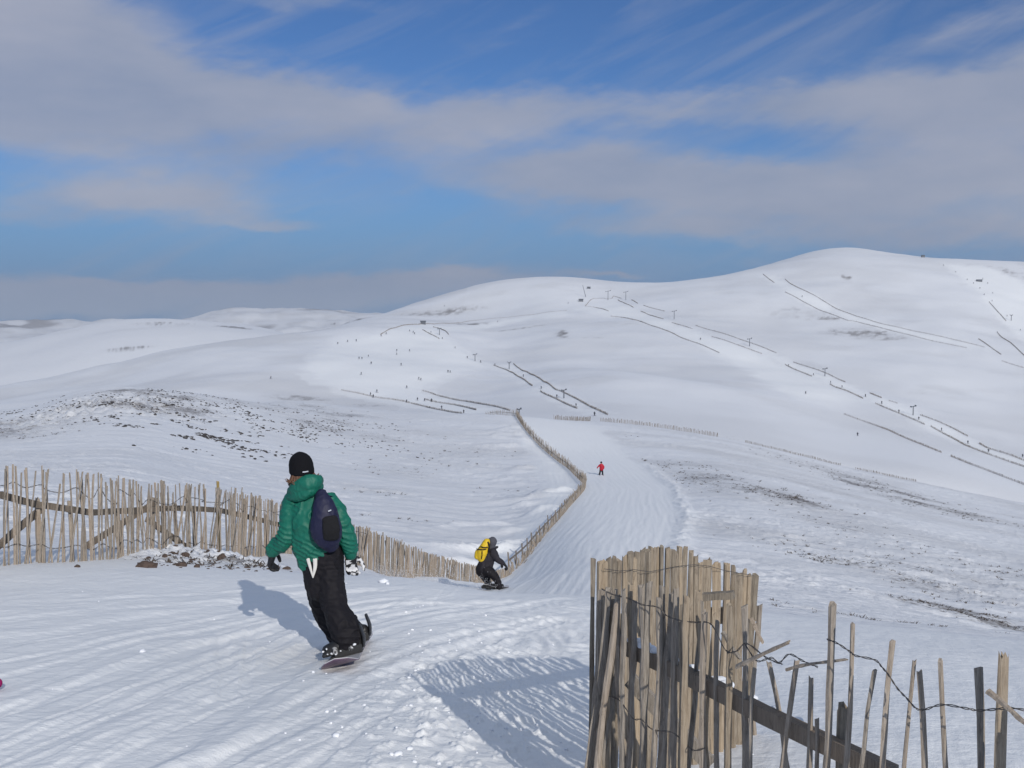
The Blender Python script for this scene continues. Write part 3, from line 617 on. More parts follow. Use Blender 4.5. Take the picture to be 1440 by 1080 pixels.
def left_fence():
    rng = random.Random(4)
    # px, depth, row of the tops
    K = [(-260, 9.6, 640), (-120, 10.9, 650), (0, 12.2, 656), (50, 12.7, 662), (100, 13.1, 664), (150, 13.8, 672), (200, 15.0, 680), (260, 16.0, 680), (310, 17.0, 688), (350, 18.6, 698),
         (400, 20.8, 712), (450, 22.4, 725), (500, 24.0, 740), (550, 27.0, 758), (600, 30.0, 778), (650, 33.5, 792), (692, 37.5, 802), (716, 40, 800)]
    kp = [k[0] for k in K]; kd = [k[1] for k in K]; kt = [k[2] for k in K]
    line = []
    for px in np.linspace(-260, 716, 400):
        D = float(np.interp(px, kp, kd)); p = at(px, 440, D); line.append(Vector((p.x, p.y, 0)))
    root = empty("snow_fence", (at(0, 0, 12.2).x, 12.2, gz(at(0, 0, 12.2).x, 12.2)))
    tag(root, 'long grey snow fence of split stakes with a sagging rail, behind the boarder in green', 'fence', 'slatted snow fences')
    pts = path_interp(line, .058); rest = MB(); wires = [[], []]; n_part = 0
    far_n = 0; allst = []
    for i, p in enumerate(pts):
        if rng.random() < .03 and p.y < 16: continue
        x = p.x + rng.uniform(-.015, .015); y = p.y; px = 720 + x / y * FPX
        topz = at(px, float(np.interp(px, kp, kt)), y).z; gzv = gz(x, y)
        h = max(topz - gzv, .35) * rng.choice([1, 1, 1, 1, .97, 1.04, .93, .86 if y < 16 else .97]) + rng.uniform(-.03, .03)
        lean = rng.gauss(0, .05) if y < 17 else rng.gauss(0, .03)
        if rng.random() < .06: lean += rng.choice([-.16, .18])
        base = Vector((x, y + rng.uniform(-.015, .015), gzv - .12)); top = Vector((x + lean * h + .03 * h, y + rng.uniform(-.04, .04), gzv + h))
        allst.append((base, top, rng.uniform(.026, .046) if y < 20 else rng.uniform(.035, .055)))
        for j, f in enumerate((.28, .86)):
            if i % 3 == 0: wires[j].append(base.lerp(top, f) + Vector((0, -.02, rng.uniform(-.025, .02) - (.03 if i % 12 in (3, 6, 9) else 0))))
    order = [k for k, s in enumerate(allst) if -20 < 720 + s[0].x / s[0].y * FPX < 380]
    order = set(order[:100])
    for k, (b_, t_, w_) in enumerate(allst):
        if k in order:
            mb = MB(); stake(mb, b_, t_, w_, rng, seg=5, bend=.02); mb.build('stake', WOODG, root)
        else: stake(rest, b_, t_, w_, rng, seg=3, bend=.012)
    r = rest.build('stakes', WOODG, root); r['kind'] = 'stuff'
    for j in range(2):
        mb = MB(); twisted_wire(mb, [p for p in wires[j] if p.y < 24], .003, .006); mb.build('wire', WIRE, root)
    # round posts and the sagging rail behind the stakes
    rail = [(-260, 683), (0, 696), (50, 709), (96, 716), (130, 721), (200, 717), (245, 714), (305, 717), (350, 727), (400, 740), (450, 752), (500, 764)]
    def fp(px, py, back=.07):
        D = float(np.interp(px, kp, kd)) + back; return at(px, py, D)
    for (a, b) in zip(rail[:-1], rail[1:]):
        mb = MB(); plank(mb, fp(*a), fp(*b), .045, .085, rough=.004, rng=rng); mb.build('rail', WOODD, root)
    for px, top, w, tilt, mat in [(52, 700, .10, 0, WOODG), (97, 706, .085, .03, WOODG), (166, 722, .085, .03, WOOD), (216, 700, .09, -.05, WOODG), (229, 676, .12, 0, WOODG), (247, 708, .1, .03, WOODD), (271, 712, .09, .04, WOODD), (306, 676, .07, 0, WOODY), (343, 702, .09, .02, WOOD), (374, 725, .1, 0, WOODD), (-70, 690, .1, 0, WOODG), (436, 742, .09, 0, WOODG), (500, 752, .09, 0, WOOD)]:
        t = fp(px, top, .13 if w < .11 else .1); g = gz(t.x + tilt, t.y); mb = MB()
        stake(mb, (t.x + tilt, t.y, g - .1), t, w, rng, seg=6, sides=9, bend=.012); mb.build('post', mat, root)
    for (a, b) in [((-40, 800), (60, 714)), ((122, 768), (222, 704)), ((206, 730), (270, 775))]:
        mb = MB(); pa = fp(*a, .18 if a[0] > 0 else .15); pb = fp(*b, .16); plank(mb, pa, pb, .05, .08, rough=.004, rng=rng); mb.build('brace', WOODD, root)
left_fence()

def winding_fence():
    rng = random.Random(8)
    K = [(716, 40, 13), (735, 45, 13), (752, 52, 13), (770, 60, 14), (790, 70, 14), (803, 80, 14.5), (815, 91, 15), (823, 100, 16), (824, 106, 16), (815, 116, 14), (800, 130, 13), (785, 141, 13), (768, 154, 13), (750, 168, 12), (740, 178, 11), (733, 188, 11), (728, 198, 11), (724, 203, 10), (705, 206, 8), (682, 210, 5)]
    line = [at(px, 440, D) for px, D, h in K]; hs = [k[2] / FPX * k[1] for k in K]; Dk = [k[1] for k in K]
    line = [Vector((p.x, p.y, 0)) for p in line]; line = smooth_pts(line, 8)
    root = empty("snow_fence", (line[0].x, line[0].y, gz(line[0].x, line[0].y)))
    tag(root, 'brown stake fence winding along the left edge of the groomed piste to the crest', 'fence', 'slatted snow fences')
    near = MB(); k = 0; rest = MB()
    for p in path_interp(line, .20):
        h = float(np.interp(p.y, Dk, hs)) * rng.uniform(.85, 1.12); g = gz(p.x, p.y); w = rng.uniform(.035, .075)
        b_ = (p.x, p.y, g - .1); t_ = (p.x + rng.gauss(0, .11), p.y + rng.gauss(0, .12), g + h * rng.uniform(.75, 1.1))
        if k < 100:
            mb = MB(); stake(mb, b_, t_, w, rng, seg=2, sides=4, bend=.01); mb.build('stake', WOODG, root)
        else: stake(rest, b_, t_, w, rng, seg=1, sides=4, bend=.0)
        k += 1
    r = rest.build('stakes', WOODG, root); r['kind'] = 'stuff'
    for p in path_interp(line, 2.6):
        g = gz(p.x, p.y); mb = MB(); stake(mb, (p.x, p.y + .1, g - .1), (p.x + rng.gauss(0, .04), p.y + .1, g + rng.uniform(.7, 1.05)), .1, rng, seg=2, sides=6); mb.build('post', WOODD, root)
    mb = MB(); q = [Vector((p.x, p.y + .07, gz(p.x, p.y) + .6)) for p in path_interp(line, 2.6)]
    tube(mb, q, .04, 5); mb.build('rail', WOODD, root)
winding_fence()

def near_fence():
    rng = random.Random(21)
    FR = [(836, 4.42), (870, 4.28), (900, 4.15), (1000, 3.78), (1060, 3.55), (1180, 3.12), (1290, 2.86), (1413, 2.62), (1600, 2.3)]
    def fd(px, off=0.0): return float(np.interp(px, [a for a, _ in FR], [b for _, b in FR])) + off
    p0 = at(1000, 0, 3.78)
    root = empty("snow_fence", (p0.x, p0.y, gz(p0.x, p0.y)))
    tag(root, 'tall close-up fence of bundled split stakes and twisted wire in the lower right corner', 'fence', 'slatted snow fences')
    def st(tx, ty, bx, wpx, D=None, mat=WOODG, seg=9, bend=.016, dz=0.0, stop=None):
        D = fd(tx) if D is None else D; top = at(tx, ty, D); bot = at(bx, 1080, D + dz)
        d = (bot - top); g = gz(bot.x, bot.y) - .08
        if stop is None: base = top + d * ((g - top.z) / d.z)
        else: base = at(bx, stop, D + dz)
        mb = MB(); stake(mb, base, top, wpx / FPX * D * 1.12, rng, seg=seg, sides=6, bend=bend); mb.build('stake', mat, root)
    # open run on the right, from the photo
    for a in [(1172, 850, 1164, 13), (1202, 878, 1190, 9), (1231, 942, 1213, 8.5), (1255, 900, 1243, 11), (1286, 928, 1271, 8), (1290, 944, 1293, 12), (1327, 927, 1332, 10), (1367, 941, 1373, 15),
              (1078, 932, 1100, 10), (1112, 928, 1098, 9), (1132, 952, 1130, 12), (1149, 1012, 1150, 9), (1047, 852, 1042, 11), (1068, 940, 1062, 9)]:
        st(*a)
    post_d = fd(1413)
    for (tx, ty, bx, w, D) in [(1413, 920, 1412, 21, post_d + .01), (1186, 994, 1187, 27, fd(1186) + .12)]:
        top = at(tx, ty, D); bot = at(bx, 1080, D); mb = MB(); stake(mb, Vector((bot.x, bot.y, gz(bot.x, bot.y) - .1)), top, w / FPX * D * 1.1, rng, seg=7, sides=9, bend=.006); mb.build('post', WOOD, root)
    # dense folded bundle: front layer
    tops = [(838, 838), (875, 832), (901, 826), (935, 832), (951, 832), (973, 845), (987, 840), (1006, 852), (1022, 858), (1047, 858)]
    x = 839.0
    while x < 1030:
        ty = float(np.interp(x, [a for a, _ in tops], [b for _, b in tops])) + rng.uniform(-12, 22)
        lean = rng.uniform(-4, 3) + (rng.choice([-14, 10]) if x < 905 and rng.random() < .3 else 0)
        st(x + rng.uniform(-2, 2), ty, x - 5 + lean, rng.uniform(7.5, 14), D=fd(x) + rng.uniform(-.05, .05), mat=rng.choice([WOODG, WOOD, WOODG]), bend=rng.uniform(.010, .024))
        x += rng.uniform(3.5, 6) if x < 888 else rng.uniform(7, 12)
    # back layer running away to the right
    bk = [(835, 790), (850, 788), (870, 787), (900, 778), (925, 770), (940, 769), (965, 775), (990, 788), (1020, 795), (1045, 803), (1060, 812)]
    x = 836.0
    while x < 1062:
        ty = float(np.interp(x, [a for a, _ in bk], [b for _, b in bk])) + rng.uniform(-5, 7)
        D = 4.5 + (x - 836) / 226 * 1.5 + rng.uniform(-.03, .03)
        st(x, ty, x - 4 + rng.uniform(-5, 5) + (-12 if x > 1045 else 0), rng.uniform(8, 15), D=D, mat=WOOD, seg=6, bend=.008, dz=0)
        x += rng.uniform(5.5, 8)
    for a in [(1062, 812, 1040, 12), (1068, 850, 1050, 9), (1052, 830, 1066, 8)]: st(*a, D=6.05, mat=WOODG)
    # unseen continuation past the right edge (towards the sun), which shades the lower part of the stakes
    x = 1445.0; q = at(1413, 440, post_d); dirv = Vector((1.27 - .5, 2.6 - 4.2, 0)).normalized()
    for k in range(46):
        d = .12 + k * .075 + rng.uniform(-.015, .015); b = Vector((q.x, q.y, 0)) + dirv * d; b.x += rng.uniform(-.02, .02)
        g = gz(b.x, b.y); mb = MB(); stake(mb, (b.x, b.y, g - .08), (b.x + rng.uniform(-.05, .05), b.y, g + rng.uniform(1.0, 1.16)), rng.uniform(.026, .036), rng, seg=5, sides=5); 
        mb.build('stake', WOODG, root)
    # timbers
    mb = MB(); plank(mb, at(884, 912, fd(884) + .10), at(1258, 1092, fd(1258) + .06), .04, .062, rough=.004, rng=rng); mb.build('rail', WOODD, root)
    mb = MB(); plank(mb, at(886, 955, 4.5), at(1000, 1075, 4.35), .03, .07, rough=.003, rng=rng); mb.build('brace', WOODG, root)
    mb = MB(); plank(mb, at(989, 839, 4.25), at(1032, 836, 4.2), .04, .03, rough=.002, rng=rng); mb.build('rail', WOOD, root)
    mb = MB(); plank(mb, at(845, 880, 4.75), at(1062, 862, 6.2), .03, .10, rough=.004, rng=rng); mb.build('rail', WOOD, root)
    for (a, b, w, D) in [((1036, 937), (1110, 903), 12, 3.35), ((1106, 943), (1190, 925), 10, 3.3), ((1390, 975), (1452, 1020), 13, 2.45), ((1055, 870), (1075, 905), 9, 5.9), ((1015, 890), (1042, 925), 8, 4.9)]:
        mb = MB(); stake(mb, at(*a, D), at(*b, D - .12), w / FPX * D, rng, seg=7, sides=6, bend=.006, up=Vector((0, 0, 1))); mb.build('broken_stake', WOODG, root)
    # snow caught on the rail
    for px, hh in [(889, 1.0), (896, 1.3), (905, 1.4), (914, 1.2), (924, 1.3), (936, 1.0), (946, 1.2), (958, .8), (972, 1.1), (985, .8), (1005, 1.2), (1014, 1.5), (1022, 1.3), (1058, .8), (1090, .9), (1122, .8)]:
        py = 912 + (px - 884) * .481 - 14
        mb = MB(); c = at(px, py, fd(px) + .095); r = .0175 * hh
        vs = []; 
        bm = bmesh.new(); bmesh.ops.create_icosphere(bm, subdivisions=3, radius=r)
        for v in bm.verts: v.co = Vector((v.co.x * 1.3, v.co.y * 1.0, v.co.z * .9)) * (1 + .3 * mnoise.noise(v.co * 40 + Vector((px, 0, 0)))) + c
        me = bpy.data.meshes.new('snow_lump'); bm.to_mesh(me); bm.free(); link_mesh('snow_lump', me, SNOWLUMP, root, True)
    # wires
    def wire(pts, loops=0):
        mb = MB(); P = [at(px, py, fd(px) - .03 + o) for px, py, o in pts]; P = smooth_pts(P, 7); q = []; q2 = []
        for i, p in enumerate(P):
            j = .0024; q.append(p + Vector((0, math.cos(i * .8) * j, math.sin(i * .8) * j))); q2.append(p + Vector((0, -math.cos(i * .8) * j, -math.sin(i * .8) * j)))
        tube(mb, q, .0015, 5); tube(mb, q2, .0015, 5); mb.build('wire', WIRE, root)
    wire([(1163, 899, 0), (1178, 905, -.01), (1196, 917, 0), (1203, 922, -.02), (1230, 928, 0), (1240, 938, 0), (1250, 950, -.01), (1262, 968, 0), (1275, 982, 0), (1288, 996, -.02), (1300, 998, 0), (1325, 991, -.02), (1358, 996, -.02), (1376, 999, 0), (1405, 997, 0), (1425, 996, -.04), (1470, 1004, 0)])
    wire([(846, 828, 0), (862, 836, -.03), (885, 842, 0), (902, 850, -.04), (925, 854, -.02), (938, 866, 0), (955, 872, -.04), (975, 875, 0), (1000, 878, -.03), (1020, 914, -.02), (1035, 916, -.03), (1050, 905, 0), (1078, 925, -.03), (1100, 934, -.02)])
    wire([(850, 978, 0), (870, 984, -.03), (890, 1010, -.02), (902, 1012, -.03), (918, 1026, -.02), (945, 1030, -.04), (962, 1044, 0), (975, 1055, -.04), (992, 1052, -.02)])
    wire([(1047, 905, 0), (1060, 925, .02), (1068, 930, 0), (1085, 925, -.03), (1096, 932, 0), (1110, 920, 0), (1130, 930, .03), (1150, 938, .02)])
    mb = MB(); tube(mb, [at(850 + t * 21, 800 + [0, 3, 1, 4, 0, -4, -6, -4, 2, 6, 9][t], 4.55 + t * .14 - .04) for t in range(11)], .0016, 5); mb.build('wire', WIRE, root)
def snow_lump_mat():
    return plain("clean_snow", (.74, .755, .80), .6, .3, 0, .03, 8, .004, 60)
SNOWLUMP = snow_lump_mat()
near_fence()

# fences far off; each is its own thing
def crest(px, a, b):
    D = np.linspace(a, b, 160); r = ray(px, 610); t = H(D * r.x, D) / D; k = max(int(np.argmax(t)) - 1, 0); return Vector((D[k] * r.x, D[k], 0))
def far_fence(poly, label, dmin=300, h=.95, step=.6, w=.15, group='distant fences along the pistes', mat=None, name='snow_fence'):
    rng = random.Random(int(sum(a + b for a, b in poly)))
    P = [crest(px, 175, 258) if dmin < 300 else hit(px, py, dmin) for px, py in poly]; P2 = [Vector((p.x, p.y, 0)) for p in P]; P2 = smooth_pts(P2, 5)
    root_p = P[0]; mb = MB()
    for p in path_interp(P2, step):
        g = gz(p.x, p.y); ww = w * rng.uniform(.7, 1.3)
        vs = []; t = rng.gauss(0, .08)
        hh = h * rng.uniform(.75, 1.15)
        for zz, ox in ((g - .3, 0), (g + hh, t)):
            for sx, sy in ((-1, -1), (1, -1), (1, 1), (-1, 1)): vs.append((p.x + ox + sx * ww / 2, p.y + sy * ww / 2, zz))
        mb.add(vs, [(3, 2, 1, 0), (4, 5, 6, 7), (0, 1, 5, 4), (1, 2, 6, 5), (2, 3, 7, 6), (3, 0, 4, 7)])
    o = mb.build(name, mat or WOODFAR); tag(o, label, 'fence', group); return o
WOODFAR = plain("far_weathered_wood", (.24, .22, .21), .9, .1, 0, .3, 2)
FF = [
 ([(779,586),(800,588),(830,595)], 'short fence with gaps on the crest right of the winding fence top', 100),
 ([(844,598),(870,600),(897,602),(955,605),(980,609),(1010,619)], 'brown fence running along the crest above and right of the skier in red', 100),
 ([(1049,630),(1103,640),(1145,648),(1183,654)], 'low brown fence on the crest line, middle stretch of the right-hand slope', 100),
 ([(1205,655),(1256,662),(1291,672)], 'thin fence stretch at the right end of the crest line', 100),
]
FF2 = [
 ([(480,549),(510,555),(563,564),(600,573),(650,582)], 'thin fence along the near edge of the bright bowl piste'),
 ([(594,550),(610,555),(655,565),(700,573),(718,578)], 'curving fence that bounds the far side of the lane below the bowl'),
 ([(598,562),(640,570),(670,577)], 'short fence down the middle of the lane below the bowl'),
 ([(535,471),(557,461),(592,456),(660,452),(710,447),(760,441),(797,437)], 'long dark fence along the top edge of the bowl towards the saddle'),
 ([(594,464),(605,470),(618,477)], 'short dark fence descending at the top of the bowl tow'),
 ([(609,460),(620,463),(631,471)], 'small fence beside the first tow pylon at the bowl top'),
 ([(694,514),(713,521),(727,529),(749,543)], 'fence on the left side of the middle tow, upper stretch'),
 ([(760,551),(785,563),(812,575)], 'fence on the left side of the middle tow, lower stretch'),
 ([(722,512),(747,527),(777,545),(792,552),(824,569),(855,584)], 'fence down the right side of the middle tow'),
 ([(823,431),(831,422),(845,420),(860,420),(863,417),(874,420)], 'hooked fence round the top station of the saddle tow'),
 ([(824,431),(838,433),(856,438)], 'short fence just below the hooked fence on the saddle'),
 ([(859,445),(877,447),(905,454),(931,463),(960,476),(980,483),(1012,497)], 'long curved fence under the broad piste that leaves the saddle'),
 ([(869,422),(891,433)], 'short fence right below the pair of saddle pylons'),
 ([(901,438),(933,449)], 'dark fence stretch left of the third saddle pylon'),
 ([(888,422),(897,427)], 'tiny fence piece right of the second saddle pylon'),
 ([(905,430),(935,438)], 'faint fence stretch above the third saddle pylon'),
 ([(945,454),(974,463)], 'faint fence stretch below the third saddle pylon'),
 ([(978,458),(1028,473),(1092,497)], 'long upper fence behind the long tow, passing its fourth pylon'),
 ([(1001,474),(1033,484),(1072,498)], 'fence in front of the long tow, left of its fourth pylon'),
 ([(1104,513),(1142,530)], 'dark fence stretch left of and below the fifth tow pylon'),
 ([(1116,510),(1153,522),(1189,538)], 'fence passing right behind the fifth tow pylon'),
 ([(1167,541),(1214,561)], 'faint fence in front of the tow, right of the fifth pylon'),
 ([(1223,553),(1240,560)], 'first short fence piece between the fifth and sixth tow pylons'),
 ([(1250,564),(1263,568)], 'second short fence piece just left of the sixth tow pylon'),
 ([(1231,568),(1260,580),(1301,598)], 'dark fence in front of the sixth tow pylon'),
 ([(1309,600),(1340,617),(1363,629),(1386,638),(1411,647),(1440,657),(1470,668)], 'long fence on the near side of the lower end of the long tow'),
 ([(1294,584),(1313,591),(1334,600),(1361,614)], 'fence on the far side of the tow, right of the sixth pylon'),
 ([(1377,624),(1390,631),(1419,640),(1440,648),(1465,656)], 'faint fence on the far side of the lowest tow stretch at the right edge'),
 ([(1187,583),(1232,599),(1261,611),(1302,628),(1324,637)], 'long single fence crossing the open slope below the tow'),
 ([(1337,642),(1361,652),(1390,663),(1440,682),(1470,694)], 'lower continuation of the single fence on the open slope, ending at the right edge'),
 ([(1104,411),(1147,434),(1189,450),(1208,454),(1299,477),(1360,490)], 'lower fence of the upper piste that slants across the big hill'),
 ([(1104,393),(1125,406),(1165,428),(1214,448),(1284,466),(1385,489)], 'upper fence of the upper piste that slants across the big hill'),
 ([(1376,477),(1408,499)], 'steep dark fence piece right of the end of the slanting piste'),
 ([(1402,467),(1440,500),(1460,516)], 'steep fence reaching the right edge of the big hill'),
 ([(1409,508),(1440,518),(1460,524)], 'short fence by the right edge below the steep ones'),
 ([(1391,425),(1415,452)], 'steep fence under the summit tow on the right'),
 ([(1073,386),(1089,398)], 'little fence at the upper left start of the slanting piste'),
]
HH = [.95, .9, .55, .5]
for poly, lab, dm in FF: far_fence(poly, lab, dm, HH[FF.index((poly, lab, dm))], .26, .075, 'fences on the near crest', WOODD)
for poly, lab in FF2: far_fence(poly, lab, 380)

# ---------------------------------------------------------------- drag-lift pylons, summit hut, skiers far off
def pylon(px, py, hpx, label, kind='T', dmin=380, lean=0.0):
    b = hit(px, py, dmin); b.z = gz(b.x, b.y); h = hpx / FPX * b.y
    root = empty('lift_pylon', b); tag(root, label, 'pylon', 'drag lift pylons')
    mb = MB(); top = b + Vector((lean * h, 0, h)); tube(mb, [b - Vector((0, 0, .5)), top], [.32, .24], 8); mb.build('mast', STEEL, root)
    if kind == 'T':
        mb = MB(); w = h * .26; plank(mb, top + Vector((-w, 0, -.1 * h)), top + Vector((w, 0, 0)), .35, .4); mb.build('crossarm', STEEL, root)
        for s in (-1, 1):
            mb = MB(); c = top + Vector((s * w * .95, 0, (.02 if s > 0 else -.1) * h))
            tube(mb, [c + Vector((0, -.9, 0)), c + Vector((0, -.3, .28)), c + Vector((0, .3, .28)), c + Vector((0, .9, 0))], .34, 6); mb.build('wheel_set', STEEL, root)
    elif kind == 'V':
        for s in (-1, 1):
            mb = MB(); tube(mb, [top - Vector((0, 0, h * .22)), top + Vector((s * h * .28, 0, h * .06))], .24, 6); mb.build('arm', STEEL, root)
for a in [(855,422,13,'tow pylon with cross arm standing on the hooked fence at the saddle'), (880,422,12,'second saddle pylon, right of the one on the hooked fence'), (948,449,12,'lone tow pylon below and right of the saddle pair'),
          (1054,487,11,'tow pylon touching the long upper fence, middle of the long tow'), (1160,529,11,'fifth tow pylon down from the saddle'), (1284,584,13,'sixth tow pylon down from the saddle, nearest the right edge'),
          (618,471,9,'first pylon at the top of the bowl tow'), (668,508,10,'second pylon of the bowl tow, where the bowl meets the shaded slope'), (1422,451,8,'pylon of the summit tow beside the steep fences', 'V')]: pylon(*a)
pylon(716, 519, 10, 'pylon with a V-shaped head at the top of the middle tow', 'V'); pylon(793, 560, 12, 'pylon in the lower part of the middle tow with a short T head')
pylon(824, 418, 17, 'tilted dark mast sticking up on the saddle left of the pylons', 'M', 380, -.28)
pylon(730, 585, 10, 'marker pole with a small head at the top end of the winding fence', 'T', 150)

def hut(px, py, w, d, h, label, dmin=900):
    b = hit(px, py, dmin); b.z = gz(b.x, b.y); root = empty('hut', b); tag(root, label, 'hut', 'small huts on the far hills')
    mb = MB(); plank(mb, b + Vector((0, 0, -.5)), b + Vector((0, 0, h)), w, d, up=Vector((0, 1, 0))); mb.build('wall', STEEL, root)
    r = MB(); zz = b.z + h; vs = [(b.x - w * .6, b.y - d * .6, zz), (b.x + w * .6, b.y - d * .6, zz), (b.x + w * .6, b.y + d * .6, zz), (b.x - w * .6, b.y + d * .6, zz), (b.x - w * .6, b.y, zz + h * .4), (b.x + w * .6, b.y, zz + h * .4)]
    r.add(vs, [(0, 1, 5, 4), (2, 3, 4, 5), (1, 2, 5), (3, 0, 4), (3, 2, 1, 0)]); r.build('roof', STEEL, root)
hut(1298, 362, 4, 3, 2.4, 'dark little hut on the skyline near the summit of the big hill')
hut(595, 456, 5, 3, 2.6, 'small dark hut on the upper rim of the bowl')
hut(817, 424, 5, 3, 2.2, 'small hut beside the tilted mast on the saddle')
hut(828, 406, 4, 3, 1.8, 'tiny dark hut on the slope above the saddle pylons')
hut(1377, 396, 6, 3, 1.8, 'low dark hut among the skiers beside the summit tow')

def tiny_skier_mesh():
    mb = MB()
    tube(mb, [(0, 0, .75), (0, 0, 1.05), (0, 0, 1.4), (0, 0, 1.5)], [.2, .19, .24, .1], 8)
    tube(mb, [(0, 0, 1.5), (0, 0, 1.6), (0, 0, 1.72), (0, 0, 1.78)], [.07, .12, .12, .05], 8)
    for s in (-1, 1):
        tube(mb, [(s * .1, 0, .85), (s * .14, .06, .45), (s * .15, 0, .08)], [.12, .09, .07], 6)
        tube(mb, [(s * .22, 0, 1.4), (s * .36, .05, 1.12), (s * .3, .22, .95)], [.08, .065, .06], 6)
        plank(mb, (s * .15, -.75, .04), (s * .15, .85, .04), .1, .03)
    me = bpy.data.meshes.new('person'); me.from_pydata(mb.v, [], mb.f); me.update(); me.materials.append(DARKCLOTH)
    me.polygons.foreach_set('use_smooth', [True] * len(me.polygons)); return me
TS = tiny_skier_mesh()
ORD = ['first', 'second', 'third', 'fourth', 'fifth', 'sixth', 'seventh', 'eighth', 'ninth', 'tenth', 'eleventh', 'twelfth']
SK = {
 'skiers in the bright bowl': [((508,527),'lowest left figure alone in the wide bright bowl'),((505,505),'left one of the close pair in the left of the bright bowl'),((509,505),'right one of the close pair in the left of the bright bowl'),((522,512),'figure just right of and below the pair in the bright bowl'),((518,502),'faint figure just above and right of the pair in the bright bowl'),
   ((558,494),'upper one of two figures one above the other, mid bowl'),((558,499),'lower one of two figures one above the other, mid bowl'),((576,494),'darker figure alone in the upper middle of the bowl'),((564,514),'figure alone low in the middle of the bowl'),((630,524),'left one of the pair at the right edge of the bowl'),((633,524),'right one of the pair at the right edge of the bowl'),
   ((589,534),'left one of the pair near the bottom of the bowl'),((592,535),'right one of the pair near the bottom of the bowl'),((572,546),'figure standing alone at the mouth of the bowl')],
 'skiers in the lane below the bowl': [((530,552),'figure on the snow just above the near bowl fence'),((521,556),'left one of two figures beside the near bowl fence'),((525,559),'right one of two figures beside the near bowl fence'),((607,565),'figure at the start of the short lane fence'),((597,564),'figure left of the start of the short lane fence'),
   ((572,566),'figure touching the near bowl fence at its middle'),((621,575),'figure near the right end of the near bowl fence'),((652,581),'rightmost figure in the lane, close to the crest')],
 'skiers on the rim of the bowl': [((475,484),'leftmost figure on the rim of the bowl'),((489,481),'second figure from the left on the bowl rim'),((501,480),'third figure from the left on the bowl rim'),((536,473),'fourth figure on the bowl rim, left end of the long rim fence'),((543,470),'fifth figure on the bowl rim, against the long rim fence'),
   ((576,466),'left one of three figures below the rim hut'),((581,468),'middle one of three figures below the rim hut'),((583,470),'right one of three figures below the rim hut'),((606,468),'figure between the rim hut and the first bowl pylon')],
 'riders on the bowl tow': [(p, ORD[i] + ' rider from the top of the bowl tow') for i, p in enumerate([(622,477),(640,490),(657,504),(676,510),(696,514)])],
 'riders on the middle tow': [(p, ORD[i] + ' rider from the top of the middle tow, between its two fences') for i, p in enumerate([(736,530),(761,547),(783,559),(810,572),(836,585)])],
 'riders on the long tow': [(p, ORD[i] + ' rider from the top of the long tow on the right') for i, p in enumerate([(985,478),(1109,515),(1144,528),(1168,539),(1184,545),(1217,558),(1240,568),(1264,580),(1292,590),(1324,606),(1361,624),(1390,636)])],
 'skiers by the summit tow': [(p, ORD[i] + ' figure from the top along the summit tow') for i, p in enumerate([(1327,374),(1344,383),(1360,394),(1369,399),(1378,406),(1384,415),(1395,424),(1416,445),(1435,465)])] +
   [((1382,393),'figure left of the steep summit run, above the low hut'),((1389,399),'figure out on the run right of the low hut'),((1396,413),'figure out on the run right of the seventh summit rider')],
}
SINGLE = {(381,533): 'lone tiny figure at the far left foot of the bowl', (587,563): 'darkest and biggest figure at the head of the lane below the bowl', (1133,554): 'lone figure on the broad piste below the long tow',
          (1206,613): 'lone figure just under the single fence on the open slope', (625,431): 'lone dot of a figure on the slope above the bowl rim', (799,427): 'lone figure left of the hut on the saddle', (1128,418): 'lone figure inside the slanting piste on the big hill', (700,453): 'lone figure under the long rim fence towards the saddle',
          (1438,643): 'figure at the right edge on the lowest stretch of the long tow'}
rs = random.Random(3)
def put_skier(px, py, lab, grp):
    b = hit(px, py, 380); o = bpy.data.objects.new('person', TS); C.objects.link(o); o.location = (b.x, b.y, gz(b.x, b.y)); o.rotation_euler = (0, 0, rs.uniform(0, 6.28)); s = rs.uniform(.95, 1.1); o.scale = (s * 1.25, s * 1.25, s)
    tag(o, lab, 'person', grp)
for grp, lst in SK.items():
    for p, lab in lst: put_skier(*p, lab, grp)
for p, lab in SINGLE.items(): put_skier(*p, lab, 'lone skiers far off')

# ---------------------------------------------------------------- stones
def stone(mb, c, r, rng, sub=2, flat=.6):
    bm = bmesh.new(); bmesh.ops.create_icosphere(bm, subdivisions=sub, radius=1.0); o = Vector((rng.uniform(0, 99), rng.uniform(0, 99), 0))
    sx, sy = rng.uniform(.7, 1.4), rng.uniform(.7, 1.2); rz = rng.uniform(0, 3.14); R = Matrix.Rotation(rz, 3, 'Z') @ Matrix.Rotation(rng.uniform(-.4, .4), 3, 'X')
    for v in bm.verts:
        k = 1 + .35 * mnoise.noise(v.co * 1.3 + o) + .12 * mnoise.noise(v.co * 4 + o); w = Vector((round(v.co.x * 2.2) / 2.2 * .5 + v.co.x * .5, v.co.y, round(v.co.z * 2) / 2 * .4 + v.co.z * .6)) * k
        v.co = R @ Vector((w.x * sx, w.y * sy, w.z * flat)) * r + Vector(c)
    n = len(mb.v); mb.v += [tuple(v.co) for v in bm.verts]; mb.f += [tuple(v.index + n for v in f.verts) for f in bm.faces]; bm.free()
rk = random.Random(12)
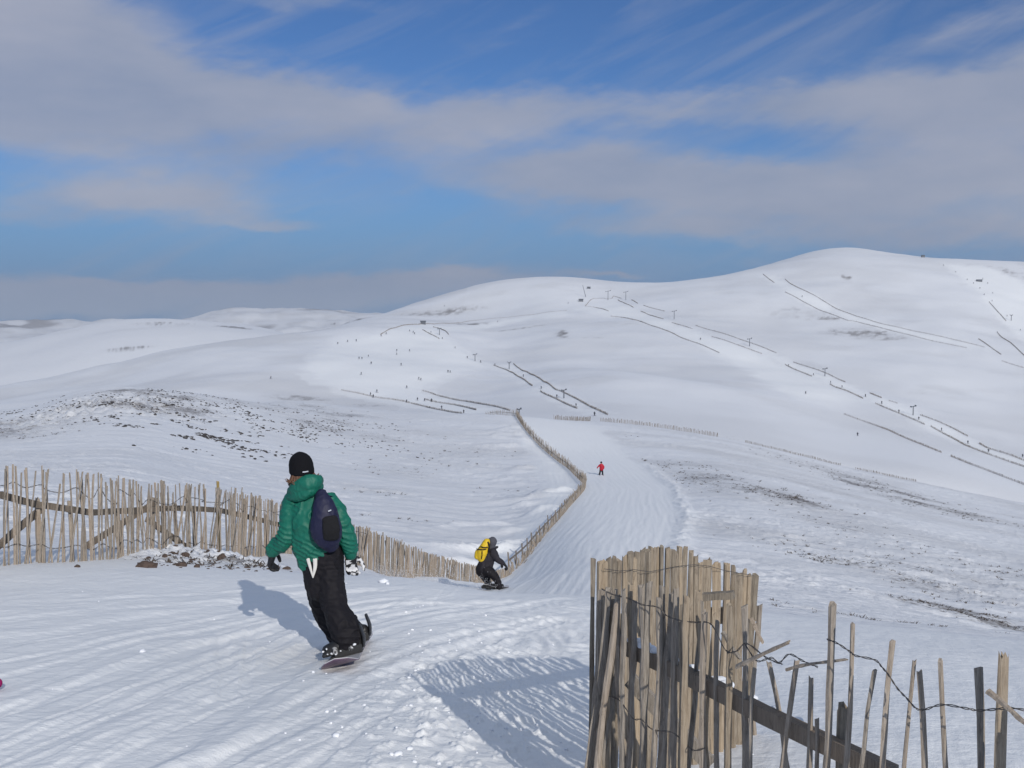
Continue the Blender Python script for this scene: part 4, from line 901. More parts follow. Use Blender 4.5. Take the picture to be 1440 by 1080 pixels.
for px, py, r, lab in [(205, 798, .15, 'reddish brown angular rock at the foot of the fence, largest and leftmost of the stones'), (255, 797, .10, 'dark brown rock in the middle of the stone heap under the fence'), (277, 799, .07, 'small dark stone in front of the stone heap'),
                       (312, 788, .10, 'dark rounded stone high in the heap near the yellow-topped stake'), (243, 787, .10, 'dark rock on the upper left of the stone heap'), (388, 800, .09, 'brown rock just below the dark glove of the boarder in green'), (403, 800, .075, 'small brown rock right of the one under the glove'),
                       (232, 790, .07, 'small dark stone beside the fence foot, left end of the heap'), (262, 790, .09, 'brown flat rock on top of the stone heap'), (109, 801, .05, 'little dark stone alone in the snow before the left fence')]:
    p = hit(px, py, 9); D = max(min(p.y, 14.6), 12.3); p = at(px, py, D); z = gz(p.x, p.y); r *= .75; mb = MB(); stone(mb, (0, 0, 0), r, rk, 3, .62); o = mb.build('rock', ROCK); o.location = (p.x, p.y, z + r * .12)
    tag(o, lab, 'rock', 'stones at the foot of the left fence')
def rubble(name, lab, n, fn, rmin, rmax, mat, seed, cat='stones'):
    rng = random.Random(seed); mb = MB()
    for _ in range(n):
        x, y, ok = fn(rng)
        if not ok: continue
        r = rng.uniform(rmin, rmax) * rng.uniform(.6, 1); stone(mb, (x, y, gz(x, y) + r * .05), r, rng, 1, .45)
    o = mb.build(name, mat); tag(o, lab, cat, None, 'stuff')
def near_heap(rng):
    px = rng.gauss(285, 55); D = rng.uniform(13.0, 15.6); p = at(px, 440, D); return p.x, p.y, 190 < px < 430
rubble('rubble', 'small brown stones and gravel poking from the snow under the left fence', 110, near_heap, .012, .045, ROCK, 5)
def knoll(rng):
    c = rng.choice([(-.36, 112, .035, 6), (-.315, 116, .04, 7), (-.29, 118, .03, 5), (-.38, 140, .06, 4), (-.34, 138, .09, 5), (-.27, 145, .08, 6)])
    s = rng.gauss(c[0], c[2]); D = rng.gauss(c[1], c[3]); x, y = s * D, D
    k = mnoise.noise(Vector((x * .25, y * .18, 3.3))); return x, y, k > .05
rubble('rubble', 'field of dark stones sticking out of the snow on the knoll at the left', 3000, knoll, .06, .30, ROCKG, 6)
def ridge(rng):
    s = rng.uniform(-.55, -.1); D = rng.gauss(158, 9); x, y = s * D, D; k = mnoise.noise(Vector((x * .12, y * .12, 8.3))); return x, y, k > -.1
rubble('rubble', 'scattered dark stones along the left ridge line', 1300, ridge, .07, .26, ROCKG, 7)
def heather_patch():
    rng = random.Random(9); mb = MB()
    def tuft(x, y, r):
        g = gz(x, y)
        for k in range(7):
            a = rng.uniform(0, 6.28); l = r * rng.uniform(.6, 1.5); w = r * .16; dx, dy = math.cos(a), math.sin(a); b = Vector((x + dx * r * .2, y + dy * r * .2, g - .01)); t = b + Vector((dx * l, dy * l * .8, r * rng.uniform(.25, .8)))
            n = Vector((-dy, dx, 0)) * w; mb.add([b - n, b + n, t + n * .3, t - n * .3], [(0, 1, 2, 3)])
    for (px, py, dm, lx, ly, rot, st) in SPOTS:
        if py < 590 and px < 430 or dm >= 300: continue
        p = hit(px, py, dm); n = int(200 * st) if p.y > 20 and px > 700 else int(70 * st)
        for _ in range(n):
            u, v = rng.gauss(0, .55) * lx, rng.gauss(0, .55) * ly; x, y = p.x + u * math.cos(rot) - v * math.sin(rot), p.y + u * math.sin(rot) + v * math.cos(rot)
            if y < 8: continue
            if mnoise.noise(Vector((x * .5, y * .3, 1))) < -.05: continue
            pu, pw = piste_uv(np.array([x]), np.array([y]))
            if abs(pu[0]) < pw[0] * 1.15: continue
            tuft(x, y, (.05 + min(y, 130) * .0012) * rng.uniform(.5, 1.3))
    o = mb.build('heather', HEATH); tag(o, 'dark heather tips showing through the wind-scoured snow', 'heather', None, 'stuff')
heather_patch()
def clods():
    rng = random.Random(14); mb = MB()
    def clod(x, y, r): stone(mb, (x, y, gz(x, y) + r * .2), r, rng, 2, .7)
    for _ in range(150):
        k = rng.random()
        if k < .55: x, y = rng.gauss(-.45, .45), rng.gauss(7.0, 1.3); r = rng.uniform(.006, .022) * rng.uniform(.5, 1)
        elif k < .8: x, y = rng.gauss(-.3, .5), rng.gauss(5.6, .7); r = rng.uniform(.004, .013)
        else: D = rng.uniform(5, 12); x, y = rng.uniform(-.5, .3) * D, D; r = rng.uniform(.003, .009)
        if y > 4.5: clod(x, y, r)
    for px, py, r in [(540, 818, .05), (545, 821, .03), (200, 918, .025)]:
        p = hit(px, py, 5); clod(p.x, p.y, r)
    o = mb.build('snow_clods', SNOWLUMP, None, True); tag(o, 'loose lumps of broken snow scattered over the foreground', 'snow lumps', None, 'stuff')
clods()

# ---------------------------------------------------------------- people
def loft(mb, pts, rad, side=Vector((1, 0, 0)), n=18, sub=4, cap=True):
    """rounded body along pts; rad entries (r_side, r_depth); side = direction of the first radius"""
    pts = [Vector(p) for p in pts]; rad = [(r, r) if isinstance(r, (int, float)) else r for r in rad]
    P = smooth_pts(pts, sub); R = smooth_pts([Vector((a, b, 0)) for a, b in rad], sub); N = len(P); rings = []
    for i, p in enumerate(P):
        t = (P[min(i + 1, N - 1)] - P[max(i - 1, 0)]).normalized(); a = (side - t * side.dot(t)).normalized(); b = t.cross(a)
        rings.append((p, t, a, b, R[i].x, R[i].y))
    seq = []
    p, t, a, b, ra, rb = rings[0]
    if cap:
        for k in (.25, .6, .87): h = math.sqrt(1 - k * k) * min(ra, rb); seq.append((p - t * h, a, b, ra * k, rb * k))
    for p, t, a, b, ra, rb in rings: seq.append((p, a, b, ra, rb))
    if cap:
        for k in (.87, .6, .25): h = math.sqrt(1 - k * k) * min(ra, rb); seq.append((p + t * h, a, b, ra * k, rb * k))
    vs = []
    for p, a, b, ra, rb in seq:
        for k in range(n): an = 2 * PI * k / n; vs.append(p + a * (ra * math.cos(an)) + b * (rb * math.sin(an)))
    m = len(seq); fs = [(i * n + k, i * n + (k + 1) % n, (i + 1) * n + (k + 1) % n, (i + 1) * n + k) for i in range(m - 1) for k in range(n)]
    fs += [tuple(range(n - 1, -1, -1)), tuple((m - 1) * n + k for k in range(n))]
    mb.add(vs, fs)
def ellip(mb, c, rx, ry, rz, R=None, n=16):
    vs = []; fs = []; c = Vector(c)
    for i in range(1, n):
        th = PI * i / n
        for k in range(2 * n):
            ph = PI * k / n; v = Vector((rx * math.sin(th) * math.cos(ph), ry * math.sin(th) * math.sin(ph), rz * math.cos(th)))
            vs.append(c + (R @ v if R else v))
    m = 2 * n
    for i in range(n - 2):
        for k in range(m): fs.append((i * m + k, (i + 1) * m + k, (i + 1) * m + (k + 1) % m, i * m + (k + 1) % m))
    vs.append(c + (R @ Vector((0, 0, rz)) if R else Vector((0, 0, rz)))); vs.append(c - (R @ Vector((0, 0, rz)) if R else Vector((0, 0, rz))))
    t = len(vs) - 2
    fs += [(t, k, (k + 1) % m) for k in range(m)] + [(t + 1, (n - 2) * m + (k + 1) % m, (n - 2) * m + k) for k in range(m)]
    mb.add(vs, fs)
def fuse(mb, name, mat, parent, voxel, smooth=4, wrinkle=None, bunch=()):
    """joins everything in mb into one continuous skin"""
    me = bpy.data.meshes.new('tmp'); me.from_pydata(mb.v, [], mb.f); me.update(); o = bpy.data.objects.new('tmp', me); C.objects.link(o)
    md = o.modifiers.new('r', 'REMESH'); md.mode = 'VOXEL'; md.voxel_size = voxel
    sm = o.modifiers.new('s', 'SMOOTH'); sm.iterations = smooth; sm.factor = .5
    dg = bpy.context.evaluated_depsgraph_get(); dg.update(); m2 = bpy.data.meshes.new_from_object(o.evaluated_get(dg)); bpy.data.objects.remove(o)
    if wrinkle:
        amp, sc, st = wrinkle; nn = [v.normal.copy() for v in m2.vertices]
        for v, nr in zip(m2.vertices, nn):
            c = v.co; q = Vector((c.x * sc, c.y * sc, c.z * sc * st)); k = mnoise.noise(q + Vector((3, 1, 7))); r = 1 - abs(mnoise.noise(q * 1.7)) * 2
            f = mnoise.noise(q * 3.4 + Vector((9, 2, 4))); v.co = c + nr * (amp * (k * .8 + max(r, 0) ** 2 * .7 - .25 + .10 * (1 - abs(f) * 3)))
    if bunch:   # cloth gathered in rings: (centre, reach, height of the folds, spacing)
        nn = [v.normal.copy() for v in m2.vertices]
        for v, nr in zip(m2.vertices, nn):
            for c0, rad, am, sp_ in bunch:
                d2 = (v.co - c0).length / rad
                if d2 < 1.6:
                    t = (v.co.z + v.co.x * .35 - v.co.y * .15) / sp_ + mnoise.noise(v.co * 5) * 1.1; w = math.exp(-d2 * d2 * 1.6)
                    v.co = v.co + nr * (am * w * (1 - abs(math.sin(t * PI)) * 1.7))
    m2.name = name; m2.materials.clear(); return link_mesh(name, m2, mat, parent, True)

GREEN = plain("green_nylon", (.005, .115, .078), .55, .35, 0, .12, 9, .0015, 300)
NAVY = plain("navy_nylon", (.010, .011, .038), .6, .35, 0, .2, 20, .001, 400)
BLACKN = plain("black_nylon", (.010, .009, .012), .75, .22, 0, .25, 12, .0015, 300)
BLACKM = plain("black_mesh", (.012, .012, .014), .9, .2, 0, .3, 200, .001, 600)
KNIT = plain("black_knit", (.007, .007, .009), .95, .15, 0, .3, 80, .003, 350)
HAIR = plain("auburn_hair", (.13, .065, .038), .6, .4, 0, .5, 90, .004, 250)
SKIN = plain("skin", (.52, .27, .20), .55, .4, 0, .08, 20)
GLOVE = plain("black_glove", (.012, .012, .014), .6, .35, 0, .3, 40, .001, 300)
GLOVEW = plain("black_and_white_glove", (.012, .012, .014), .6, .35, 0, .1, 22, .001, 300, col2=(.62, .62, .64))
BOOT = plain("black_boot", (.014, .014, .016), .5, .45, 0, .3, 30)
STRAP = plain("grey_strap", (.30, .30, .31), .5, .4, 0, .3, 60, col2=(.04, .04, .045))
WHITE = plain("off_white_cloth", (.62, .60, .57), .8, .2, 0, .08, 20)
BOARD = plain("purple_board_base", (.105, .06, .105), .35, .5, 0, .2, 12)
BOARDT = plain("pale_board_top", (.42, .41, .43), .4, .5, 0, .25, 9)
YEL = plain("yellow_nylon", (.62, .42, .02), .55, .35, 0, .15, 9, .001, 200)
GREYC = plain("grey_hood", (.07, .07, .085), .8, .2, 0, .2, 20)
CHAR = plain("charcoal_jacket", (.022, .02, .026), .75, .25, 0, .2, 9)
RED = plain("red_jacket", (.36, .010, .025), .6, .3, 0, .12, 6)
PINK = plain("magenta_wool", (.30, .01, .10), .9, .2, 0, .2, 40, .003, 200)
LOGO = plain("pale_logo_thread", (.45, .47, .52), .8, .2)
EYE = plain("eye_white", (.7, .7, .7), .3, .5)

def head(mb, c, f, up, s=1.0):
    """skull, jaw, nose, lips, brow and ears as one form; f = direction of the face"""
    f = f.normalized(); r = f.cross(up).normalized(); u = r.cross(f); R = Matrix((r, f, u)).transposed()
    def p(x, y, z): return c + (r * x + f * y + u * z) * s
    ellip(mb, p(0, -.012, .018), .074 * s, .094 * s, .098 * s, R); ellip(mb, p(0, .028, -.045), .056 * s, .062 * s, .068 * s, R)
    ellip(mb, p(0, .075, -.085), .026 * s, .022 * s, .022 * s, R, 8)
    loft(mb, [p(0, .082, .018), p(0, .096, -.005), p(0, .106, -.026)], [.009 * s, .011 * s, .015 * s], r, 8, 3)
    loft(mb, [p(-.022, .086, -.056), p(0, .093, -.054), p(.022, .086, -.056)], [.006 * s, .010 * s, .006 * s], u, 8, 3)
    for k in (-1, 1):
        loft(mb, [p(k * .045, .074, .03), p(k * .02, .085, .032)], [.009 * s, .009 * s], u, 8, 2)
        ellip(mb, p(k * .077, -.004, -.012), .010 * s, .020 * s, .032 * s, R, 8)
    return p, R
def glove(root, wrist, d, palm, k=1.0, mat=None, curl=.6, voxel=.006, name='glove'):
    """five-fingered glove; d = direction of the hand, palm = palm normal"""
    d = d.normalized(); palm = (palm - d * palm.dot(d)).normalized(); a = d.cross(palm); mb = MB()
    loft(mb, [wrist - d * .05 * k, wrist - d * .01 * k, wrist + d * .03 * k, wrist + d * .085 * k], [(.042 * k, .042 * k), (.036 * k, .032 * k), (.046 * k, .026 * k), (.048 * k, .022 * k)], a, 14, 3)
    for i, (off, ln) in enumerate(((-.036, .070), (-.012, .082), (.012, .078), (.035, .062))):
        q = wrist + d * .085 * k + a * off * k; cc = curl * (1 + .12 * i); pts = [q]; dd = d.copy(); ang = 0
        for j, part in enumerate((.45, .32, .28)):
            ang += cc * (.55, .75, .55)[j]; v = d * math.cos(ang) + palm * math.sin(ang) + a * off * .8; q = q + v.normalized() * ln * part * k; pts.append(q)
        loft(mb, pts, [.0135 * k, .013 * k, .0125 * k, .0105 * k], a, 10, 2)
    q = wrist + d * .02 * k - a * .038 * k; pts = [q, q + (d * .5 - a * .75 + palm * .35) * .035 * k, q + (d * 1.35 - a * .95 + palm * .9) * .042 * k, q + (d * 2.0 - a * .8 + palm * 1.3) * .042 * k]
    loft(mb, pts, [.018 * k, .016 * k, .0145 * k, .012 * k], palm, 10, 2)
    return fuse(mb, name, mat or GLOVE, root, voxel, 2)
def boot(parent, heel, toe, up, k=1.0, lean=Vector((0, 0, 0)), mat=None):
    d = (toe - heel); L = d.length; d.normalize(); s = d.cross(up).normalized(); mb = MB()
    loft(mb, [heel + d * .04 * k + up * .05 * k, heel + d * .12 * k + up * .05 * k, heel + d * (L * .62) + up * .048 * k, heel + d * (L - .04 * k) + up * .042 * k], [(.048 * k, .05 * k), (.05 * k, .055 * k), (.055 * k, .046 * k), (.048 * k, .038 * k)], s, 14, 3)
    loft(mb, [heel + d * .09 * k + up * .06 * k, heel + d * .10 * k + up * .12 * k + lean * .4, heel + d * .11 * k + up * .15 * k + lean], [(.052 * k, .066 * k), (.046 * k, .054 * k), (.038 * k, .046 * k)], s, 14, 3)
    plank(mb, heel + up * .012 * k + d * .0, toe + up * .012 * k, .098 * k, .024 * k, up=up)
    return fuse(mb, 'boot', mat or BOOT, parent, .007 * max(k, .8), 2)
def snowboard(centre, fwd, up, L, W, label, topm, basem, group):
    """board with raised tip and tail; fwd and up give its lie on the snow"""
    fwd = fwd.normalized(); up = (up - fwd * up.dot(fwd)).normalized(); s = fwd.cross(up)
    root = empty('snowboard', centre); tag(root, label, 'snowboard', group)
    def shell(zt, zb, name, mat):
        mb = MB(); n = 40; pts = []
        for i in range(n + 1):
            t = i / n * 2 - 1; y = t * L / 2; e = max(0, (abs(t) - .72) / .28)
            w = W / 2 * (1 - .07 * (1 - (t / .72) ** 2) if abs(t) < .72 else math.sqrt(max(1 - e ** 2.4, .0004)))
            lift = .075 * e ** 1.7 - .004
            pts.append((y, w, lift))
        vs = []
        for y, w, l in pts:
            for sx, zz in ((-1, zb), (1, zb), (1, zt), (-1, zt)): vs.append(centre + fwd * y + s * sx * w + up * (l + zz))
        fs = [(3, 2, 1, 0), tuple(n * 4 + k for k in range(4))]
        for i in range(n):
            for k in range(4): fs.append((i * 4 + k, i * 4 + (k + 1) % 4, (i + 1) * 4 + (k + 1) % 4, (i + 1) * 4 + k))
        mb.add(vs, fs); mb.build(name, mat, root)
    shell(.006, 0.0, 'base', basem); shell(.0125, .0065, 'deck', topm)
    return root, s, up, fwd

def green_boarder():
    D0 = hit(490, 921, 5).y; k = D0 / FPX
    def P(px, py, d=0.0): return at(px, py, D0 + d)
    UP = Vector((0, 0, 1)); RT = Vector((1, 0, 0)); FW = Vector((0, 1, 0))
    root = None
    # skin: head, neck, torso, arms, hands, legs as one body
    hc = P(424, 664, .02); face = Vector((-.42, .88, -.12))
    mb = MB(); hp, R = head(mb, hc, face, (UP + RT * -.08).normalized(), 1.05)
    loft(mb, [P(432, 700, .03), P(428, 685, .03), hc + Vector((0, 0, -.05))], [(.065, .06), (.055, .055), (.055, .06)], RT, 14, 3)
    loft(mb, [P(453, 790, .08), P(449, 760, .06), P(443, 725, .04), P(435, 700, .03)], [(.11, .08), (.11, .08), (.13, .08), (.09, .07)], RT)
    loft(mb, [P(412, 705, .05), P(404, 740, .02), P(386, 768, .08), P(380, 780, .1)], [.042, .04, .034, .03]); loft(mb, [P(464, 710, .03), P(483, 740, .0), P(490, 768, .04), P(493, 784, .07)], [.042, .04, .034, .03])
    loft(mb, [P(462, 802, .0), P(467, 850, -.10), P(488, 908, -.22)], [.065, .055, .045]); loft(mb, [P(448, 802, .10), P(451, 852, .30), P(482, 900, .26)], [.065, .055, .045])
    root = fuse(mb, 'person', SKIN, None, .009, 3)
    tag(root, 'snowboarder in a green jacket, black trousers and black beanie riding away, seen from behind', 'person')
    # root's origin at the feet
    o = P(490, 925); root.data.transform(Matrix.Translation(-o)); root.location = o
    for sgn in (-1, 1):
        e = MB(); ellip(e, hp(sgn * .030, .070, .008), .0125, .0125, .0125, None, 8); e.build('eye', EYE, root, True)
    # hair: locks under the hat
    rng = random.Random(2); mb = MB()
    for i in range(120):
        a = rng.uniform(-2.6, 2.6); x = math.sin(a) * .083; y = -math.cos(a) * .100 - .012
        if y > .05: continue
        z0 = rng.uniform(-.03, .0); ln = rng.uniform(.05, .085); out = rng.uniform(.0, .03) + (.012 if abs(x) > .06 else 0)
        pts = [hp(x * .95, y * .97, z0), hp(x * 1.03, y * 1.03, z0 - ln * .45), hp(x * (1.03 + out * 7), y * (1.03 + out * 3), z0 - ln * .8), hp(x * (1.05 + out * 11), y * 1.06, z0 - ln * .86 + out * .5)]
        tube(mb, smooth_pts(pts, 3), [.008 * (1 - .85 * t / 9) for t in range(10)], 5)
    for i in range(26):   # ends flicked out on both sides
        sg = rng.choice([-1, 1]); y0 = rng.uniform(-.06, .02); pts = [hp(sg * .075, y0, -.01), hp(sg * .092, y0 - .005, -.040), hp(sg * .108, y0, -.056 + rng.uniform(-.01, .01)), hp(sg * rng.uniform(.118, .135), y0, rng.uniform(-.055, -.02))]
        tube(mb, smooth_pts(pts, 3), [.008 * (1 - .85 * t / 9) for t in range(10)], 5)
    mb.build('hair', HAIR, root, True)
    # beanie
    mb = MB(); n = 30; vs = []; prof = [(-.018, 1.03), (-.010, 1.08), (.006, 1.09), (.02, 1.07), (.05, 1.06), (.08, .98), (.105, .83), (.125, .6), (.137, .33), (.141, .08)]
    for z, q in prof:
        for j in range(n): a = 2 * PI * j / n; vs.append(hp(math.cos(a) * .086 * q, math.sin(a) * .104 * q - .012, z + .012 + math.sin(a) * .018 * (1 - z * 5)))
    fs = [(i * n + j, i * n + (j + 1) % n, (i + 1) * n + (j + 1) % n, (i + 1) * n + j) for i in range(len(prof) - 1) for j in range(n)] + [tuple((len(prof) - 1) * n + j for j in range(n)), tuple(range(n - 1, -1, -1))]
    mb.add(vs, fs); hat = mb.build('beanie', KNIT, root, True)
    lg = MB(); vs = []
    for i in range(9):
        a = -PI / 2 - .22 + i * .058; q = 1.105
        for z in (.018, .026): vs.append(hp(math.cos(a) * .086 * q, math.sin(a) * .104 * q - .012, z + math.sin(a) * .018 + (.003 if i % 2 else 0)))
    lg.add(vs, [(2 * i, 2 * i + 2, 2 * i + 3, 2 * i + 1) for i in range(8)]); lo = lg.build('logo', LOGO, hat)
    # jacket: torso, sleeves and hood fused, then wrinkled
    mb = MB()
    loft(mb, [P(447, 786, .06), P(447, 776, .05), P(442, 750, .02), P(441, 725, .02), P(438, 706, .03), P(434, 694, .04)], [(.172, .135), (.185, .15), (.188, .15), (.188, .14), (.168, .12), (.09, .09)], (RT + FW * .25).normalized(), 28, 5)
    loft(mb, [P(414, 704, .04), P(410, 722, .02), P(407, 745, .0), P(399, 760, .02), P(386, 771, .06)], [.080, .084, .088, .076, .058], RT, 18)
    loft(mb, [P(462, 706, .03), P(473, 722, .02), P(483, 742, .0), P(489, 760, .02), P(492, 775, .05)], [.082, .080, .078, .070, .056], RT, 18)
    hood = MB()
    loft(hood, [P(409, 694, .02), P(417, 686, -.07), P(433, 680, -.10), P(446, 677, -.06), P(449, 674, .03)], [(.03, .035), (.058, .04), (.068, .045), (.055, .042), (.025, .03)], UP, 16)
    loft(hood, [P(404, 700, .04), P(418, 697, -.06), P(436, 691, -.09), P(450, 684, -.02)], [(.03, .03), (.05, .045), (.05, .045), (.03, .03)], UP, 16)
    loft(hood, [P(412, 694, .06), P(410, 690, .12), P(420, 690, .16), P(440, 690, .12), P(446, 690, .05)], [.04, .035, .035, .035, .04], UP, 12)
    for i in range(7):   # loose shell folds at the elbow and hem
        pass
    j = fuse(mb, 'jacket', GREEN, root, .007, 2, (.017, 7.0, .8), [(P(402, 750, .0), .13, .013, .052), (P(392, 765, .04), .10, .010, .036), (P(487, 745, .0), .13, .012, .050), (P(492, 766, .02), .09, .009, .036), (P(445, 776, -.08), .20, .008, .045), (P(412, 710, -.05), .10, .009, .05)]); fuse(hood, 'hood', GREEN, j, .008, 3, (.008, 14, .8))
    for a, b in ((P(389, 769, .05), P(383, 776, .07)), (P(492, 772, .05), P(493, 779, .055))):
        cf = MB(); loft(cf, [a, b], [.060, .052], RT, 16, 2, True); cf.build('cuff', GREEN, j, True)
    # trousers
    mb = MB()
    loft(mb, [P(452, 772, .06), P(454, 786, .05), P(457, 822, .04)], [(.165, .145), (.170, .15), (.155, .14)], RT, 24, 4)
    loft(mb, [P(464, 806, .0), P(467, 832, -.05), P(472, 856, -.10), P(483, 879, -.15), P(490, 895, -.19)], [(.108, .12), (.102, .11), (.104, .11), (.118, .13), (.122, .14)], RT, 20, 5)
    loft(mb, [P(447, 806, .10), P(450, 834, .2), P(458, 858, .30), P(471, 880, .29), P(479, 892, .28)], [(.112, .12), (.100, .11), (.104, .11), (.108, .12), (.110, .12)], RT, 20, 5)
    tr = fuse(mb, 'trousers', BLACKN, root, .008, 2, (.016, 7, .8), [(P(486, 884, -.17), .20, .016, .062), (P(474, 884, .28), .16, .013, .055), (P(470, 852, -.12), .14, .012, .07), (P(462, 806, -.05), .13, .009, .06)])
    for pts, w in (([(433, 786), (436, 797), (440, 812)], .016), ([(443, 786), (443, 798), (440, 812)], .02)):
        wm = MB(); loft(wm, [P(x, y, -.10 - .0 * i) for i, (x, y) in enumerate(pts)], [(w * .9, .006), (w * .75, .006), (w * .3, .005)], RT, 10, 4); wm.build('pull_tab', WHITE, tr, True)
    wm = MB(); loft(wm, [P(437, 827, -.07), P(443, 824, -.085)], [(.004, .003), (.009, .003)], UP, 8, 3); wm.build('logo', LOGO, tr, True)
    # gloves
    g1 = glove(root, P(384, 778, .075), Vector((-.30, .35, -.9)), Vector((.9, .1, -.3)), 1.15, GLOVE, .75)
    g2 = glove(root, P(493, 783, .06), Vector((.0, .25, -.95)), Vector((.55, -.8, 0)), 1.12, GLOVEW, .9)
    # boots and board. toes point to the left, board points away
    up = (UP + RT * -.26 + FW * .13).normalized()
    fw = Vector((-.05, 1, -.155)).normalized(); c = P(491, 925, .02)
    gcen = gz(c.x, c.y); c.z = gcen + .035
    sb, s, upb, fwb = snowboard(c, fw, up, 1.56, .285, 'pale snowboard with a purple tail, set on edge under the boarder in green', BOARDT, BOARD, None)
    left = -s
    for q, kk in ((-.27, 1.12), (.27, 1.05)):
        m = c + fwb * q + upb * .018; heel = m - left * .155; toe = m + left * .165
        b = boot(root, heel + upb * .02, toe + upb * .02, upb, kk, RT * -.03)
        # soft binding: base disc, two straps, high back
        bd = MB(); plank(bd, heel - left * -.01, toe - left * .06, .12, .02, up=upb); plank(bd, heel + fwb * .066 + upb * .03, toe - left * .1 + fwb * .066 + upb * .03, .012, .05, up=upb); plank(bd, heel - fwb * .066 + upb * .03, toe - left * .1 - fwb * .066 + upb * .03, .012, .05, up=upb); bdo = bd.build('binding', BOOT, sb)
        hb = MB(); hbp = heel - left * .005; loft(hb, [hbp + upb * .03, hbp + upb * .10 - left * .015, hbp + upb * .19 - left * .005], [(.055, .012), (.062, .014), (.045, .012)], fwb, 12, 3); hb.build('high_back', BOOT, bdo)
        for t, h in ((.21, .09), (.085, .155)):
            st_ = MB(); cc = heel + left * t; loft(st_, [cc + fwb * .07 + upb * .03, cc + fwb * .062 + upb * h * .75, cc + upb * (h + .025), cc - fwb * .062 + upb * h * .75, cc - fwb * .07 + upb * .03], [(.02, .008)] * 5, left, 8, 4); st_.build('strap', STRAP, bdo, True)
    # snow spray clinging to the boots
    rng = random.Random(6)
    for i in range(18):
        sn = MB()
        q = c + fwb * rng.choice([-.27, .27, -.3]) + left * rng.uniform(-.14, .17) + upb * rng.uniform(.02, .11) - fwb * rng.uniform(.04, .075); stone(sn, q, rng.uniform(.006, .013), rng, 1, .8); sn.build('snow_lump', SNOWLUMP, sb)
    # backpack, worn: a thing of its own
    pk = P(460, 735, -.2); pr = empty('backpack', pk); tag(pr, 'slim dark navy backpack with a black mesh pocket worn over the green jacket', 'backpack', 'backpacks worn by the boarders')
    mb = MB(); ax = (RT * .93 + FW * .22).normalized()
    loft(mb, [P(452, 694, -.10), P(454, 706, -.14), P(457, 722, -.165), P(458.5, 742, -.17), P(462, 757, -.155), P(464, 765, -.13)], [(.045, .04), (.076, .06), (.100, .075), (.124, .085), (.108, .08), (.075, .065)], ax, 24, 5)
    bg_ = fuse(mb, 'bag', NAVY, pr, .008, 2, (.006, 12, .7))
    mb = MB(); loft(mb, [P(464, 729, -.245), P(466, 745, -.262), P(466, 757, -.245)], [(.060, .022), (.068, .022), (.062, .02)], ax, 18, 4); fuse(mb, 'mesh_pocket', BLACKM, pr, .007, 2, (.003, 20, 1))
    mb = MB(); plank(mb, P(461.5, 719, -.249), P(465.8, 717.2, -.2495), .004, .009, up=UP); mb.build('logo', LOGO, pr)
    for a in ([P(447, 697, -.10), P(438, 690, -.03), P(428, 700, .12)], [P(459, 697, -.10), P(466, 699, .0), P(458, 706, .17)]):
        mb = MB(); loft(mb, a, [(.016, .005)] * 3, RT, 8, 5); mb.build('strap', NAVY, pr, True)
green_boarder()

